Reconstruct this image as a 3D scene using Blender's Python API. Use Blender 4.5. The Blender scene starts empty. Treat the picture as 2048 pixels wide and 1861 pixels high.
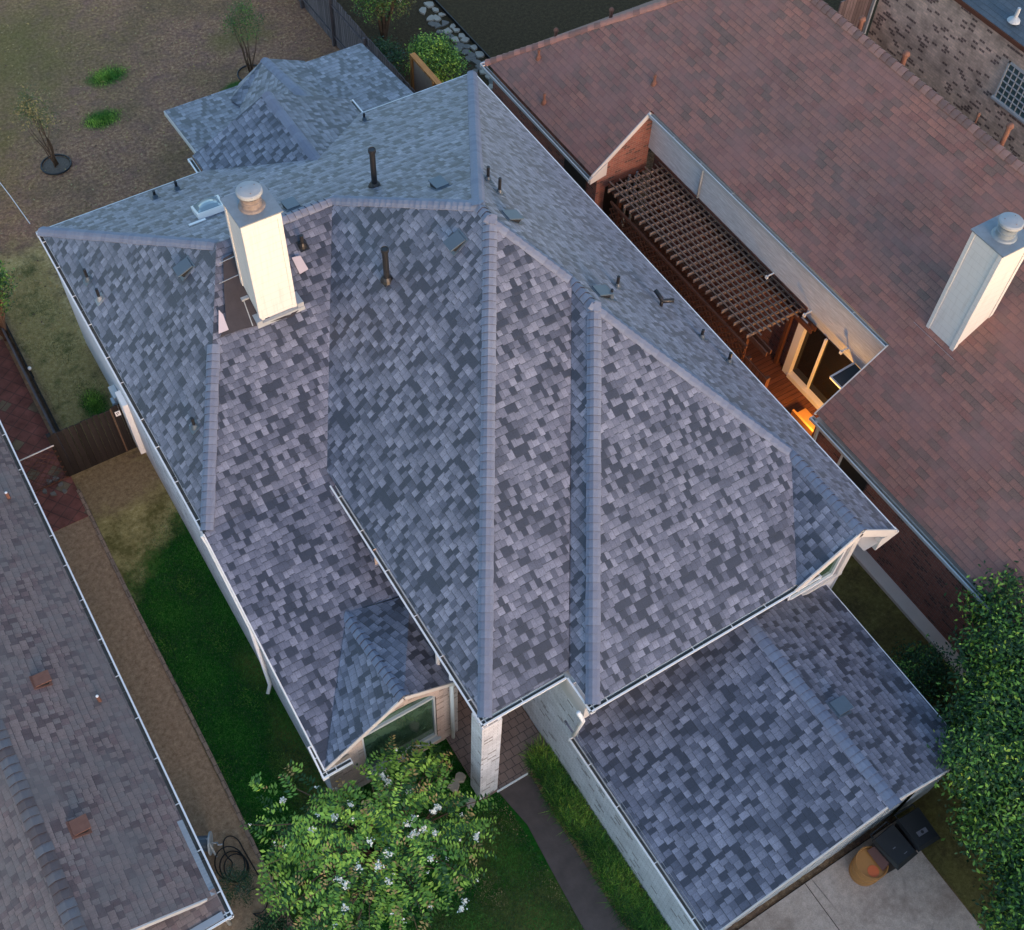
import bpy, math, random
import numpy as np
from mathutils import Vector, Matrix
random.seed(7); rng = np.random.default_rng(7)
SC = bpy.context.scene; COL = SC.collection
# ---------------------------------------------------------------- survey camera (solved from the photo's vanishing lines)
FX, PX, PY, HC = 2357.04, 1018.56, 930.5, 25.0
def _rot(a, b, c):
    ca, sa, cb, sb, cc, sc = math.cos(a), math.sin(a), math.cos(b), math.sin(b), math.cos(c), math.sin(c)
    Rz = np.array([[ca, sa, 0], [-sa, ca, 0], [0, 0, 1]]); B = np.array([[1, 0, 0], [0, 0, -1], [0, 1, 0]])
    Rx = np.array([[1, 0, 0], [0, cb, -sb], [0, sb, cb]]); Rr = np.array([[cc, -sc, 0], [sc, cc, 0], [0, 0, 1]])
    return Rr @ Rx @ B @ Rz
RC = _rot(-0.60383838, 0.97114755, 0.05769543)
EYE = np.array([0, 0, HC])
def ray(u, v): return RC.T @ np.array([(u - PX) / FX, (v - PY) / FX, 1.0])
def at(u, v, z=0.0):
    d = ray(u, v); return EYE + d * (z - HC) / d[2]
def onp(u, v, P):
    "point of roof plane P=(px,py,pz,nx,ny,nz) under a surveyed direction"
    d = ray(u, v); n = np.array(P[3:]); o = np.array(P[:3]); return EYE + d * (((o - EYE) @ n) / (d @ n))
def up_z(B, u, v):
    d = ray(u, v); t = (B[0] * d[0] + B[1] * d[1]) / (d[0] ** 2 + d[1] ** 2); return HC + t * d[2]
# ---------------------------------------------------------------- object helpers
def tag(o, label=None, cat=None, group=None, kind=None):
    if label: o['label'] = label
    if cat: o['category'] = cat
    if group: o['group'] = group
    if kind: o['kind'] = kind
    return o
def empty(name, loc, label, cat, group=None, rz=0):
    o = bpy.data.objects.new(name, None); o.location = loc; o.rotation_euler = (0, 0, rz); o.empty_display_size = .3
    COL.objects.link(o); return tag(o, label, cat, group)
def copy_tree(o, parent=None):
    c = o.copy(); COL.objects.link(c); c.parent = parent
    for ch in list(o.children): copy_tree(ch, c)
    return c
def root_loc(o):
    while o.parent: o = o.parent
    return np.array(o.location)
class MB:
    def __init__(s): s.v = []; s.f = []; s.m = []; s.uv = {}
    def face(s, pts, mi=0, uv=None):
        b = len(s.v); s.v += [tuple(map(float, p)) for p in pts]; s.f.append(tuple(range(b, b + len(pts)))); s.m.append(mi)
        if uv: s.uv[len(s.f) - 1] = uv
        return s
    def box(s, a, b, mi=0):
        x0, y0, z0 = np.minimum(a, b); x1, y1, z1 = np.maximum(a, b)
        return s.hexa([(x0, y0, z0), (x1, y0, z0), (x1, y1, z0), (x0, y1, z0)], [(x0, y0, z1), (x1, y0, z1), (x1, y1, z1), (x0, y1, z1)], mi)
    def hexa(s, lo, hi, mi=0):
        n = len(lo); s.face(lo[::-1], mi); s.face(hi, mi)
        for i in range(n):
            j = (i + 1) % n; s.face([lo[i], lo[j], hi[j], hi[i]], mi)
        return s
    def bar(s, A, B, w, h, mi=0, up=(0, 0, 1)):
        A = np.array(A, float); B = np.array(B, float); d = (B - A) / np.linalg.norm(B - A); u = np.array(up, float)
        if abs(d @ u) > .98: u = np.array([0, 1., 0])
        r = np.cross(d, u); r /= np.linalg.norm(r); u = np.cross(r, d)
        q = [(-w / 2, -h / 2), (w / 2, -h / 2), (w / 2, h / 2), (-w / 2, h / 2)]
        return s.hexa([A + r * a + u * b for a, b in q], [B + r * a + u * b for a, b in q], mi)
    def tube(s, P, R, n=10, mi=0, cap=True):
        P = [np.array(p, float) for p in P]; R = R if hasattr(R, '__len__') else [R] * len(P); rings = []; rr = None
        for i, p in enumerate(P):
            d = P[min(i + 1, len(P) - 1)] - P[max(i - 1, 0)]; d /= (np.linalg.norm(d) + 1e-9)
            if rr is None: rr = np.cross(d, (0, 0, 1.)) if abs(d[2]) < .9 else np.cross(d, (0, 1., 0))
            rr = rr - d * (rr @ d); rr /= np.linalg.norm(rr); q = np.cross(d, rr); b = len(s.v)
            for k in range(n):
                t = 2 * math.pi * k / n; s.v.append(tuple(p + (rr * math.cos(t) + q * math.sin(t)) * R[i]))
            rings.append(b)
        for i in range(len(P) - 1):
            for k in range(n):
                k2 = (k + 1) % n; s.f.append((rings[i] + k, rings[i] + k2, rings[i + 1] + k2, rings[i + 1] + k)); s.m.append(mi)
        if cap:
            s.f.append(tuple(rings[0] + k for k in range(n))[::-1]); s.m.append(mi)
            s.f.append(tuple(rings[-1] + k for k in range(n))); s.m.append(mi)
        return s
    def lathe(s, c, prof, n=20, mi=0):
        c = np.array(c, float); b = len(s.v)
        for r, z in prof:
            for k in range(n):
                t = 2 * math.pi * k / n; s.v.append((c[0] + r * math.cos(t), c[1] + r * math.sin(t), c[2] + z))
        for i in range(len(prof) - 1):
            for k in range(n):
                k2 = (k + 1) % n; s.f.append((b + i * n + k, b + i * n + k2, b + (i + 1) * n + k2, b + (i + 1) * n + k)); s.m.append(mi)
        s.f.append(tuple(b + (len(prof) - 1) * n + k for k in range(n))); s.m.append(mi)
        return s
    def build(s, name, mats, parent=None, smooth=False, bevel=0, **kw):
        me = bpy.data.meshes.new(name); o0 = root_loc(parent) if parent else np.zeros(3)
        V = np.array(s.v) - o0; me.from_pydata(V.tolist(), [], s.f)
        mats = mats if isinstance(mats, (list, tuple)) else [mats]
        for m in mats: me.materials.append(m)
        if any(s.m): me.polygons.foreach_set('material_index', s.m)
        uvl = me.uv_layers.new(name='UVMap'); W = np.array(s.v)
        for p in me.polygons:
            n = np.array(p.normal); cu = s.uv.get(p.index)
            if abs(n[2]) > .985: u = np.array([1, 0, 0.]); v = np.array([0, 1., 0])
            else:
                u = np.cross((0, 0, 1.), n); u /= np.linalg.norm(u); v = np.cross(n, u)
                if n[2] < 0: v = -v
            for li, vi in zip(p.loop_indices, p.vertices):
                w = W[vi]; uvl.data[li].uv = (w @ u, w @ v)
        if smooth: me.polygons.foreach_set('use_smooth', [True] * len(me.polygons))
        me.update(); o = bpy.data.objects.new(name, me); COL.objects.link(o); o.parent = parent
        if bevel:
            b = o.modifiers.new('bev', 'BEVEL'); b.width = bevel; b.segments = 2; b.limit_method = 'ANGLE'
        tag(o, **kw); return o
def quads(name, C, A, B, mi, mats, parent=None, **kw):
    "many small leaf faces: centre C, half axes A, B; rhombus-shaped, one mesh"
    n = len(C); o0 = root_loc(parent) if parent else np.zeros(3)
    V = np.empty((n, 4, 3)); V[:, 0] = C - A; V[:, 1] = C + B * .9 - A * .1; V[:, 2] = C + A; V[:, 3] = C - B * .9 - A * .1
    V = V.reshape(-1, 3) - o0; me = bpy.data.meshes.new(name)
    me.vertices.add(4 * n); me.vertices.foreach_set('co', V.ravel()); me.loops.add(4 * n); me.loops.foreach_set('vertex_index', np.arange(4 * n))
    me.polygons.add(n); me.polygons.foreach_set('loop_start', np.arange(n) * 4); me.polygons.foreach_set('loop_total', np.full(n, 4))
    me.polygons.foreach_set('material_index', np.asarray(mi, dtype=np.int32))
    for m in mats: me.materials.append(m)
    me.update(); me.validate(); o = bpy.data.objects.new(name, me); COL.objects.link(o); o.parent = parent; tag(o, **kw); return o
# ---------------------------------------------------------------- materials
class NT:
    def __init__(s, name):
        s.mat = bpy.data.materials.new(name); s.mat.use_nodes = True; s.t = s.mat.node_tree; s.t.nodes.clear()
        s.out = s.t.nodes.new('ShaderNodeOutputMaterial'); s.b = s.t.nodes.new('ShaderNodeBsdfPrincipled'); s.t.links.new(s.b.outputs[0], s.out.inputs[0])
    def N(s, ty, **kw):
        n = s.t.nodes.new('ShaderNode' + ty)
        for k, v in kw.items(): setattr(n, k, v)
        return n
    def L(s, a, b): s.t.links.new(a, b)
    def setv(s, inp, v):
        if hasattr(v, 'is_output') or isinstance(v, bpy.types.NodeSocket): s.L(v, inp)
        elif isinstance(v, (tuple, list)) and len(v) == 3 and inp.type == 'RGBA': inp.default_value = (*v, 1)
        else: inp.default_value = v
    def math(s, op, a, b=0.0, c=None, clamp=False):
        n = s.N('Math', operation=op, use_clamp=clamp); s.setv(n.inputs[0], a); s.setv(n.inputs[1], b)
        if c is not None: s.setv(n.inputs[2], c)
        return n.outputs[0]
    def mix(s, f, a, b, bl='MIX'):
        n = s.N('Mix', data_type='RGBA', blend_type=bl); s.setv(n.inputs[0], f); s.setv(n.inputs[6], a); s.setv(n.inputs[7], b); return n.outputs[2]
    def uv(s): return s.N('TexCoord').outputs['UV']
    def pos(s): return s.N('NewGeometry').outputs['Position']
    def sep(s, v):
        n = s.N('SeparateXYZ'); s.L(v, n.inputs[0]); return n.outputs
    def comb(s, x, y, z=0.0):
        n = s.N('CombineXYZ'); s.setv(n.inputs[0], x); s.setv(n.inputs[1], y); s.setv(n.inputs[2], z); return n.outputs[0]
    def noise(s, vec, sc, det=3, rough=.6, dim='3D', out=0):
        n = s.N('TexNoise', noise_dimensions=dim); s.L(vec, n.inputs['Vector']); n.inputs['Scale'].default_value = sc; n.inputs['Detail'].default_value = det; n.inputs['Roughness'].default_value = rough; return n.outputs[out]
    def ramp(s, f, stops, interp='LINEAR'):
        n = s.N('ValToRGB'); cr = n.color_ramp; cr.interpolation = interp
        while len(cr.elements) < len(stops): cr.elements.new(.5)
        for e, (p, c) in zip(cr.elements, stops): e.position = p; e.color = (*c, 1) if len(c) == 3 else c
        s.setv(n.inputs[0], f); return n.outputs[0]
    def mr(s, v, a, b, c=0., d=1.):
        n = s.N('MapRange'); s.setv(n.inputs[0], v)
        for i, x in enumerate((a, b, c, d)): n.inputs[i + 1].default_value = x
        return n.outputs[0]
    def bump(s, h, st, dist=.02):
        n = s.N('Bump'); n.inputs['Strength'].default_value = st; n.inputs['Distance'].default_value = dist; s.L(h, n.inputs['Height']); s.L(n.outputs[0], s.b.inputs['Normal'])
    def done(s, col=None, rough=.8, spec=.3, metal=0., **kw):
        if col is not None: s.setv(s.b.inputs['Base Color'], col)
        s.setv(s.b.inputs['Roughness'], rough); s.b.inputs['Specular IOR Level'].default_value = spec; s.b.inputs['Metallic'].default_value = metal
        for k, v in kw.items(): s.setv(s.b.inputs[k], v)
        return s.mat
def sc3(c, k): return tuple(x * k for x in c)
def shingle(name, tones, e=.1625, w=.17, edge=.5, rough=.55, spec=.8, flat=0.0, tint=None, cut=False, sheen=.0, streak=0.0):
    t = NT(name); u, v, _ = t.sep(t.uv()); r = t.math('DIVIDE', v, e); row = t.math('FLOOR', r); fv = t.math('FRACT', r)
    wn = t.N('TexWhiteNoise', noise_dimensions='1D'); t.L(row, wn.inputs['W'])
    def cell(rw, feat='F1'):
        W = t.math('ADD', t.math('DIVIDE', u, w), t.math('MULTIPLY', rw, 17.37))
        if cut:
            W = t.math('ADD', t.math('DIVIDE', u, w), t.math('MULTIPLY', rw, .5)); f = t.math('FLOOR', W)
            n = t.N('TexWhiteNoise', noise_dimensions='2D'); t.L(t.comb(f, rw), n.inputs['Vector']); return n.outputs['Color'], t.math('ABSOLUTE', t.math('SUBTRACT', t.math('FRACT', W), .5))
        n = t.N('TexVoronoi', voronoi_dimensions='1D', feature='F1'); t.L(W, n.inputs['W']); n.inputs['Scale'].default_value = 1; n.inputs['Randomness'].default_value = .85
        m = t.N('TexVoronoi', voronoi_dimensions='1D', feature='DISTANCE_TO_EDGE'); t.L(W, m.inputs['W']); m.inputs['Scale'].default_value = 1; m.inputs['Randomness'].default_value = .85
        return n.outputs['Color'], m.outputs['Distance']
    c0, d0 = cell(row); c1, d1 = cell(t.math('ADD', row, 1.0))
    R0, G0, B0 = t.sep(c0); R1, G1, B1 = t.sep(c1)
    rmp = lambda x: t.ramp(x, [(sum(y[0] for y in tones[:i]), y[1]) for i, y in enumerate(tones)], 'CONSTANT')
    uvc = t.comb(u, v); g = t.noise(uvc, 34, 3, .75); g2 = t.noise(uvc, 130, 2, .7); big = t.noise(uvc, .45, 4, .6); mid = t.noise(uvc, 4.5, 4, .65)
    hang = t.math('MULTIPLY', t.math('GREATER_THAN', G1, .52 if not cut else 2.), t.math('GREATER_THAN', fv, .80))     # laminated tabs of the course above reach lower
    lowl = t.math('SUBTRACT', 1., t.math('MULTIPLY', t.math('GREATER_THAN', G1, .52 if not cut else 2.), .2))            # where this course meets the butt above
    own = rmp(R0); dn = t.math('DIVIDE', fv, lowl)
    # granule blend plus painted-in butt shadow: each exposed tab darkens towards the butt above
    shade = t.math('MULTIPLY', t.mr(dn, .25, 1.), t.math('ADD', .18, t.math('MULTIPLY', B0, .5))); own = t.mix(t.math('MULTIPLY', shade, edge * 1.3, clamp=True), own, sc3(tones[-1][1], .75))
    line = t.math('MULTIPLY', t.mr(dn, .87, .95), t.math('ADD', .45, t.math('MULTIPLY', B1, .5))); own = t.mix(t.math('MULTIPLY', line, edge * 2.0, clamp=True), own, sc3(tones[-1][1], .25))  # contact shadow under the butt above, painted dark into the colour
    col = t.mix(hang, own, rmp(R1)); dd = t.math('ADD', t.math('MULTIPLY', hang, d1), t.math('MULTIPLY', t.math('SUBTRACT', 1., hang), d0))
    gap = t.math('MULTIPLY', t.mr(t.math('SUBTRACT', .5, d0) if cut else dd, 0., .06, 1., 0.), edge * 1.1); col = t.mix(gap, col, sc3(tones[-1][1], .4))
    col = t.mix(1.0, col, t.ramp(g, [(.25, (.68,) * 3), (.75, (1.34,) * 3)]), 'MULTIPLY'); col = t.mix(1.0, col, t.ramp(g2, [(.25, (.75,) * 3), (.75, (1.27,) * 3)]), 'MULTIPLY')
    col = t.mix(1.0, col, t.ramp(mid, [(.3, (.88, .87, .87)), (.7, (1.12, 1.12, 1.13))]), 'MULTIPLY'); col = t.mix(1.0, col, t.ramp(big, [(.3, (.84, .85, .86)), (.7, (1.16, 1.15, 1.14))]), 'MULTIPLY')
    if tint: col = t.mix(t.math('MULTIPLY', t.mr(t.noise(uvc, .8, 5, .7), .42, .66), .75), col, tint)
    if streak: col = t.mix(t.math('MULTIPLY', t.mr(t.noise(t.comb(t.math('MULTIPLY', u, 3.), t.math('MULTIPLY', v, .35)), 1., 5, .7), .5, .75), streak), col, sc3(tones[-1][1], .7))
    h = t.math('ADD', t.math('ADD', t.math('MULTIPLY', t.math('SUBTRACT', 1., dn), .8), t.math('MULTIPLY', hang, .8)), t.math('MULTIPLY', g, .3))
    t.bump(h, .8, .012); t.b.inputs['Sheen Weight'].default_value = sheen; t.b.inputs['Sheen Roughness'].default_value = .35; t.setv(t.b.inputs['Sheen Tint'], (.62, .8, 1.))
    return t.done(col, rough, spec)
def plain(name, c, rough=.7, spec=.3, var=.12, sc=6., metal=0., bump=0.0, **kw):
    t = NT(name); n = t.noise(t.pos(), sc, 4); col = t.mix(n, sc3(c, 1 - var), sc3(c, 1 + var))
    if bump: t.bump(t.noise(t.pos(), sc * 6, 3), bump, .01)
    return t.done(col, rough, spec, metal, **kw)
def brick(name, c1, c2, mortar, w=.2, h=.075, rough=.85, ms=.008, dark=None, dprob=.12, big=.15, rz=0, off=.5):
    t = NT(name); n = t.N('TexBrick'); mp = t.N('Mapping'); mp.inputs['Rotation'].default_value = (0, 0, rz); t.L(t.uv(), mp.inputs[0]); UV = mp.outputs[0]; t.L(UV, n.inputs['Vector']); n.offset = off
    n.inputs['Scale'].default_value = 1; n.inputs['Brick Width'].default_value = w; n.inputs['Row Height'].default_value = h; n.inputs['Mortar Size'].default_value = ms; n.inputs['Mortar Smooth'].default_value = .3
    t.setv(n.inputs['Color1'], c1); t.setv(n.inputs['Color2'], c2); t.setv(n.inputs['Mortar'], mortar); n.inputs['Bias'].default_value = 0
    col = n.outputs[0]
    if dark:
        u, v, _ = t.sep(UV); rw = t.math('FLOOR', t.math('DIVIDE', v, h)); cu = t.math('FLOOR', t.math('SUBTRACT', t.math('DIVIDE', u, w), t.math('MULTIPLY', t.math('MODULO', t.math('ABSOLUTE', rw), 2.), .5)))
        wn = t.N('TexWhiteNoise', noise_dimensions='2D'); t.L(t.comb(cu, rw), wn.inputs['Vector'])
        k = t.math('MULTIPLY', t.math('LESS_THAN', wn.outputs['Value'], dprob), t.math('SUBTRACT', 1., n.outputs['Fac'])); col = t.mix(k, col, dark)
    b = t.noise(t.pos(), 2.2, 5); col = t.mix(1., col, t.ramp(b, [(.3, (1 - big,) * 3), (.7, (1 + big,) * 3)]), 'MULTIPLY')
    g = t.noise(t.pos(), 40, 3); col = t.mix(1., col, t.ramp(g, [(.3, (.9,) * 3), (.7, (1.1,) * 3)]), 'MULTIPLY')
    t.bump(t.math('ADD', t.math('SUBTRACT', 1., n.outputs['Fac']), t.math('MULTIPLY', g, .3)), .5, .008)
    return t.done(col, rough, .3)
def boards(name, c, w=.14, axis=0, rough=.75, gapc=.25, var=.25, along=3.):
    "weathered planks: axis 0 = planks side by side along u"
    t = NT(name); u, v, _ = t.sep(t.uv()); a, b = (u, v) if axis == 0 else (v, u); r = t.math('DIVIDE', a, w); i = t.math('FLOOR', r); f = t.math('FRACT', r)
    wn = t.N('TexWhiteNoise', noise_dimensions='1D'); t.L(i, wn.inputs['W'])
    col = t.mix(wn.outputs['Value'], sc3(c, 1 - var), sc3(c, 1 + var)); g = t.noise(t.comb(t.math('MULTIPLY', a, 45.), t.math('MULTIPLY', b, along), t.math('MULTIPLY', i, 3.1)), 1., 4, .65)
    col = t.mix(1., col, t.ramp(g, [(.3, (.7,) * 3), (.72, (1.3,) * 3)]), 'MULTIPLY')
    e = t.math('LESS_THAN', t.math('MINIMUM', f, t.math('SUBTRACT', 1., f)), .045); col = t.mix(e, col, sc3(c, gapc)); t.bump(t.math('SUBTRACT', g, e), .4, .01)
    return t.done(col, rough, .25)
M = {}
G1 = (.205, .213, .222)
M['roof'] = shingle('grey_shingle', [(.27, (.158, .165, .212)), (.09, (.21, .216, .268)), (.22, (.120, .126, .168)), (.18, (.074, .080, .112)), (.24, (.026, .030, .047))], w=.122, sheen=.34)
M['cap'] = plain('grey_cap_shingle', (.18, .20, .262), .6, .5, .16, 14, bump=.8)
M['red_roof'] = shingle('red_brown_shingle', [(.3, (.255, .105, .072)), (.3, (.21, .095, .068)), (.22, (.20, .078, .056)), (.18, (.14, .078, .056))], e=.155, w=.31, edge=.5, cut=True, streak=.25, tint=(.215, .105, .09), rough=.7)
M['red_cap'] = plain('red_cap_shingle', (.32, .165, .13), .7, .4, .18, 7, bump=.5)
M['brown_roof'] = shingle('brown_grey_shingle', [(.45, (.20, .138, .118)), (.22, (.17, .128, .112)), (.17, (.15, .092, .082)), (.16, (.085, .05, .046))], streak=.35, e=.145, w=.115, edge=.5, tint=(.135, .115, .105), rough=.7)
M['brown_cap'] = plain('brown_cap_shingle', (.155, .13, .128), .7, .4, .3, 3.2, bump=.5)
M['blue_roof'] = shingle('slate_blue_shingle', [(.5, (.06, .085, .105)), (.5, (.05, .072, .09))], e=.15, w=.3, edge=.4, cut=True)
M['felt'] = plain('black_underlay', (.045, .04, .045), .75, .3, .35, 5, bump=.4)
M['white'] = plain('white_metal', (.82, .82, .80), .45, .5, .05, 3)
M['trim'] = plain('painted_trim', (.55, .53, .50), .6, .35, .06, 4)
M['gutter_in'] = plain('gutter_debris', (.12, .12, .11), .9, .2, .6, 5)
M['white_dirty'] = plain('dirty_white_metal', (.30, .325, .345), .55, .4, .2, 5)
M['bluegrey'] = plain('pale_gutter', (.42, .47, .49), .5, .45, .08, 4)
M['pale_brick'] = brick('painted_pale_brick', (.68, .68, .69), (.58, .57, .575), (.44, .435, .44), dark=(.30, .28, .27), dprob=.06)
M['tan_brick'] = brick('tan_brick', (.50, .40, .34), (.44, .36, .31), (.36, .31, .28), dark=(.28, .22, .19), dprob=.08)
M['red_brick'] = brick('dark_red_brick', (.27, .10, .072), (.19, .078, .062), (.22, .16, .13), dark=(.11, .055, .048), dprob=.1)
M['speckle_brick'] = brick('speckled_brick', (.66, .50, .39), (.50, .38, .30), (.48, .38, .31), w=.2, h=.08, dark=(.17, .12, .105), dprob=.14, big=.35)
M['stucco'] = plain('smooth_white_wall', (.66, .65, .655), .8, .25, .05, 2, bump=.15)
M['siding'] = boards('white_lap_siding', (.55, .57, .58), .1, 1, .6, .85, .02)
M['glass'] = NT('window_glass').done((.012, .012, .014), .08, .25)
def gg_():
    t = NT('green_tinted_glass'); n = t.noise(t.pos(), 2.2, 4); return t.done(t.ramp(n, [(.35, (.02, .045, .03)), (.6, (.07, .13, .085))]), .08, .9)
M['green_glass'] = gg_()
M['black'] = plain('black_pipe', (.012, .013, .015), .45, .5, .2, 8)
M['vent_metal'] = plain('slate_vent_metal', (.075, .105, .135), .4, .5, .15, 6)
M['tan_vent'] = plain('rusty_tan_vent', (.17, .085, .062), .8, .2, .3, 8)
M['galv'] = plain('galvanised_steel', (.20, .235, .265), .42, .5, .25, 7, metal=.1)
M['rusty'] = plain('rust_streaked_steel', (.20, .165, .15), .6, .4, .5, 9)
def chase():
    t = NT('chimney_siding'); u, v, _ = t.sep(t.uv()); f = t.math('FRACT', t.math('DIVIDE', v, .19)); n = t.noise(t.comb(t.math('MULTIPLY', u, 14.), t.math('MULTIPLY', v, 1.2)), 1., 5, .7)
    col = t.mix(t.math('MULTIPLY', t.mr(n, .5, .8), .45), (.60, .585, .565), (.36, .31, .27)); col = t.mix(t.math('MULTIPLY', t.math('GREATER_THAN', f, .955), .35), col, (.3, .27, .25)); t.bump(t.math('ADD', f, t.math('MULTIPLY', n, .2)), .35, .01); return t.done(col, .6, .3)
M["chase"] = chase()
M['fence_grey'] = boards('weathered_grey_boards', (.13, .11, .115), .14)
M['fence_dark'] = boards('dark_stained_boards', (.020, .017, .016), .145)
M['cedar'] = boards('new_cedar_boards', (.50, .22, .07), .3)
M['cedar_inner'] = plain('pale_plywood', (.42, .30, .22), .8, .2, .12, 4)
M['deck'] = boards('red_brown_deck', (.16, .06, .03), .14, 1, .6)
M['pergola'] = boards('weathered_pergola_wood', (.22, .165, .135), .4, 0, .8, 1., .2)
M['lattice'] = plain('red_brown_wood', (.12, .05, .03), .7, .25, .3, 6)
M['bench'] = plain('oiled_wood', (.40, .20, .07), .55, .3, .15, 5)
def conc():
    t = NT('driveway_concrete'); P = t.pos(); a = t.noise(P, .9, 6, .7); b = t.noise(P, 7, 5, .75); f = t.noise(P, 45, 3, .8)
    col = t.ramp(a, [(.3, (.33, .235, .18)), (.5, (.52, .395, .315)), (.7, (.60, .47, .39))]); col = t.mix(1., col, t.ramp(b, [(.3, (.8,) * 3), (.7, (1.15,) * 3)]), 'MULTIPLY'); col = t.mix(1., col, t.ramp(f, [(.3, (.8,) * 3), (.7, (1.2,) * 3)]), 'MULTIPLY')
    v = t.N('TexVoronoi', feature='DISTANCE_TO_EDGE'); t.L(P, v.inputs['Vector']); v.inputs['Scale'].default_value = .33; k = t.math('MULTIPLY', t.mr(v.outputs['Distance'], 0., .006, 1., 0.), t.mr(a, .45, .6)); col = t.mix(k, col, (.1, .08, .07)); t.bump(f, .4, .01); return t.done(col, .85, .25)
M['concrete'] = conc()
M['slab'] = plain('foundation_concrete', (.72, .62, .53), .85, .25, .14, 2.5, bump=.2)
M['walk'] = plain('exposed_aggregate_walk', (.105, .08, .07), .9, .2, .4, 3, bump=.6)
M['tile'] = brick('porch_tile', (.27, .185, .15), (.24, .165, .135), (.09, .07, .06), w=.19, h=.19, ms=.009)
M['paver'] = brick('red_pavers', (.22, .08, .06), (.18, .07, .055), (.12, .055, .045), w=.3, h=.3, ms=.016, dark=(.16, .12, .075), dprob=.1, big=.4, rz=.95, off=0.)
M['edging'] = brick('edging_brick', (.33, .22, .15), (.26, .18, .13), (.10, .07, .05), w=.12, h=.2)
M['stone'] = plain('pale_flagstone', (.38, .34, .28), .85, .25, .3, 5, bump=.5)
M['stone_dull'] = plain('dull_flagstone', (.17, .155, .135), .85, .25, .3, 5, bump=.5)
M['bark'] = plain('bark', (.14, .09, .06), .9, .2, .35, 12, bump=.6)
M['plastic_black'] = plain('black_plastic', (.013, .014, .016), .5, .45, .2, 5)
M['plastic_grey'] = plain('grey_plastic', (.12, .12, .14), .5, .4, .1, 5)
M['orange_plastic'] = plain('orange_yellow_plastic', (.42, .19, .055), .45, .4, .12, 5)
M['red_orange'] = plain('red_orange_paint', (.62, .13, .04), .5, .4, .1, 5)
M['brown_plastic'] = plain('brown_plastic', (.12, .045, .03), .4, .5, .2, 5)
M['hose'] = plain('black_rubber_hose', (.018, .016, .016), .6, .35, .2, 5)
M['mulch'] = plain('mulch', (.05, .035, .028), .95, .1, .6, 18, bump=.8)
M['paper'] = plain('pale_membrane', (.50, .44, .47), .7, .3, .06, 5)
def leafmat(name, c, tr=.25):
    t = NT(name); n = t.noise(t.pos(), 7., 2); return t.done(t.mix(n, sc3(c, .6), sc3(c, 1.45)), .55, .3, 0, **{'Subsurface Weight': 0.0})
LF = dict(a=leafmat('leaf_mid', (0.13, 0.27, 0.04)), b=leafmat('leaf_dark', (0.03, 0.09, 0.024)), c=leafmat('leaf_light', (0.33, 0.52, 0.07)), r=leafmat('leaf_rust', (0.42, 0.29, 0.1)),
          d=leafmat('leaf_deep', (0.018, 0.055, 0.02)), y=leafmat('leaf_yellowgreen', (0.36, 0.46, 0.05)), w=leafmat('petal_white', (0.8, 0.78, 0.66)), o=leafmat('leaf_olive', (0.1, 0.11, 0.034)),
          g=leafmat('grass_green', (0.05, 0.19, 0.022)), h=leafmat('grass_dry', (0.38, 0.29, 0.135)), s=leafmat('leaf_bluegreen', (0.06, 0.13, 0.1)))
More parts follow.
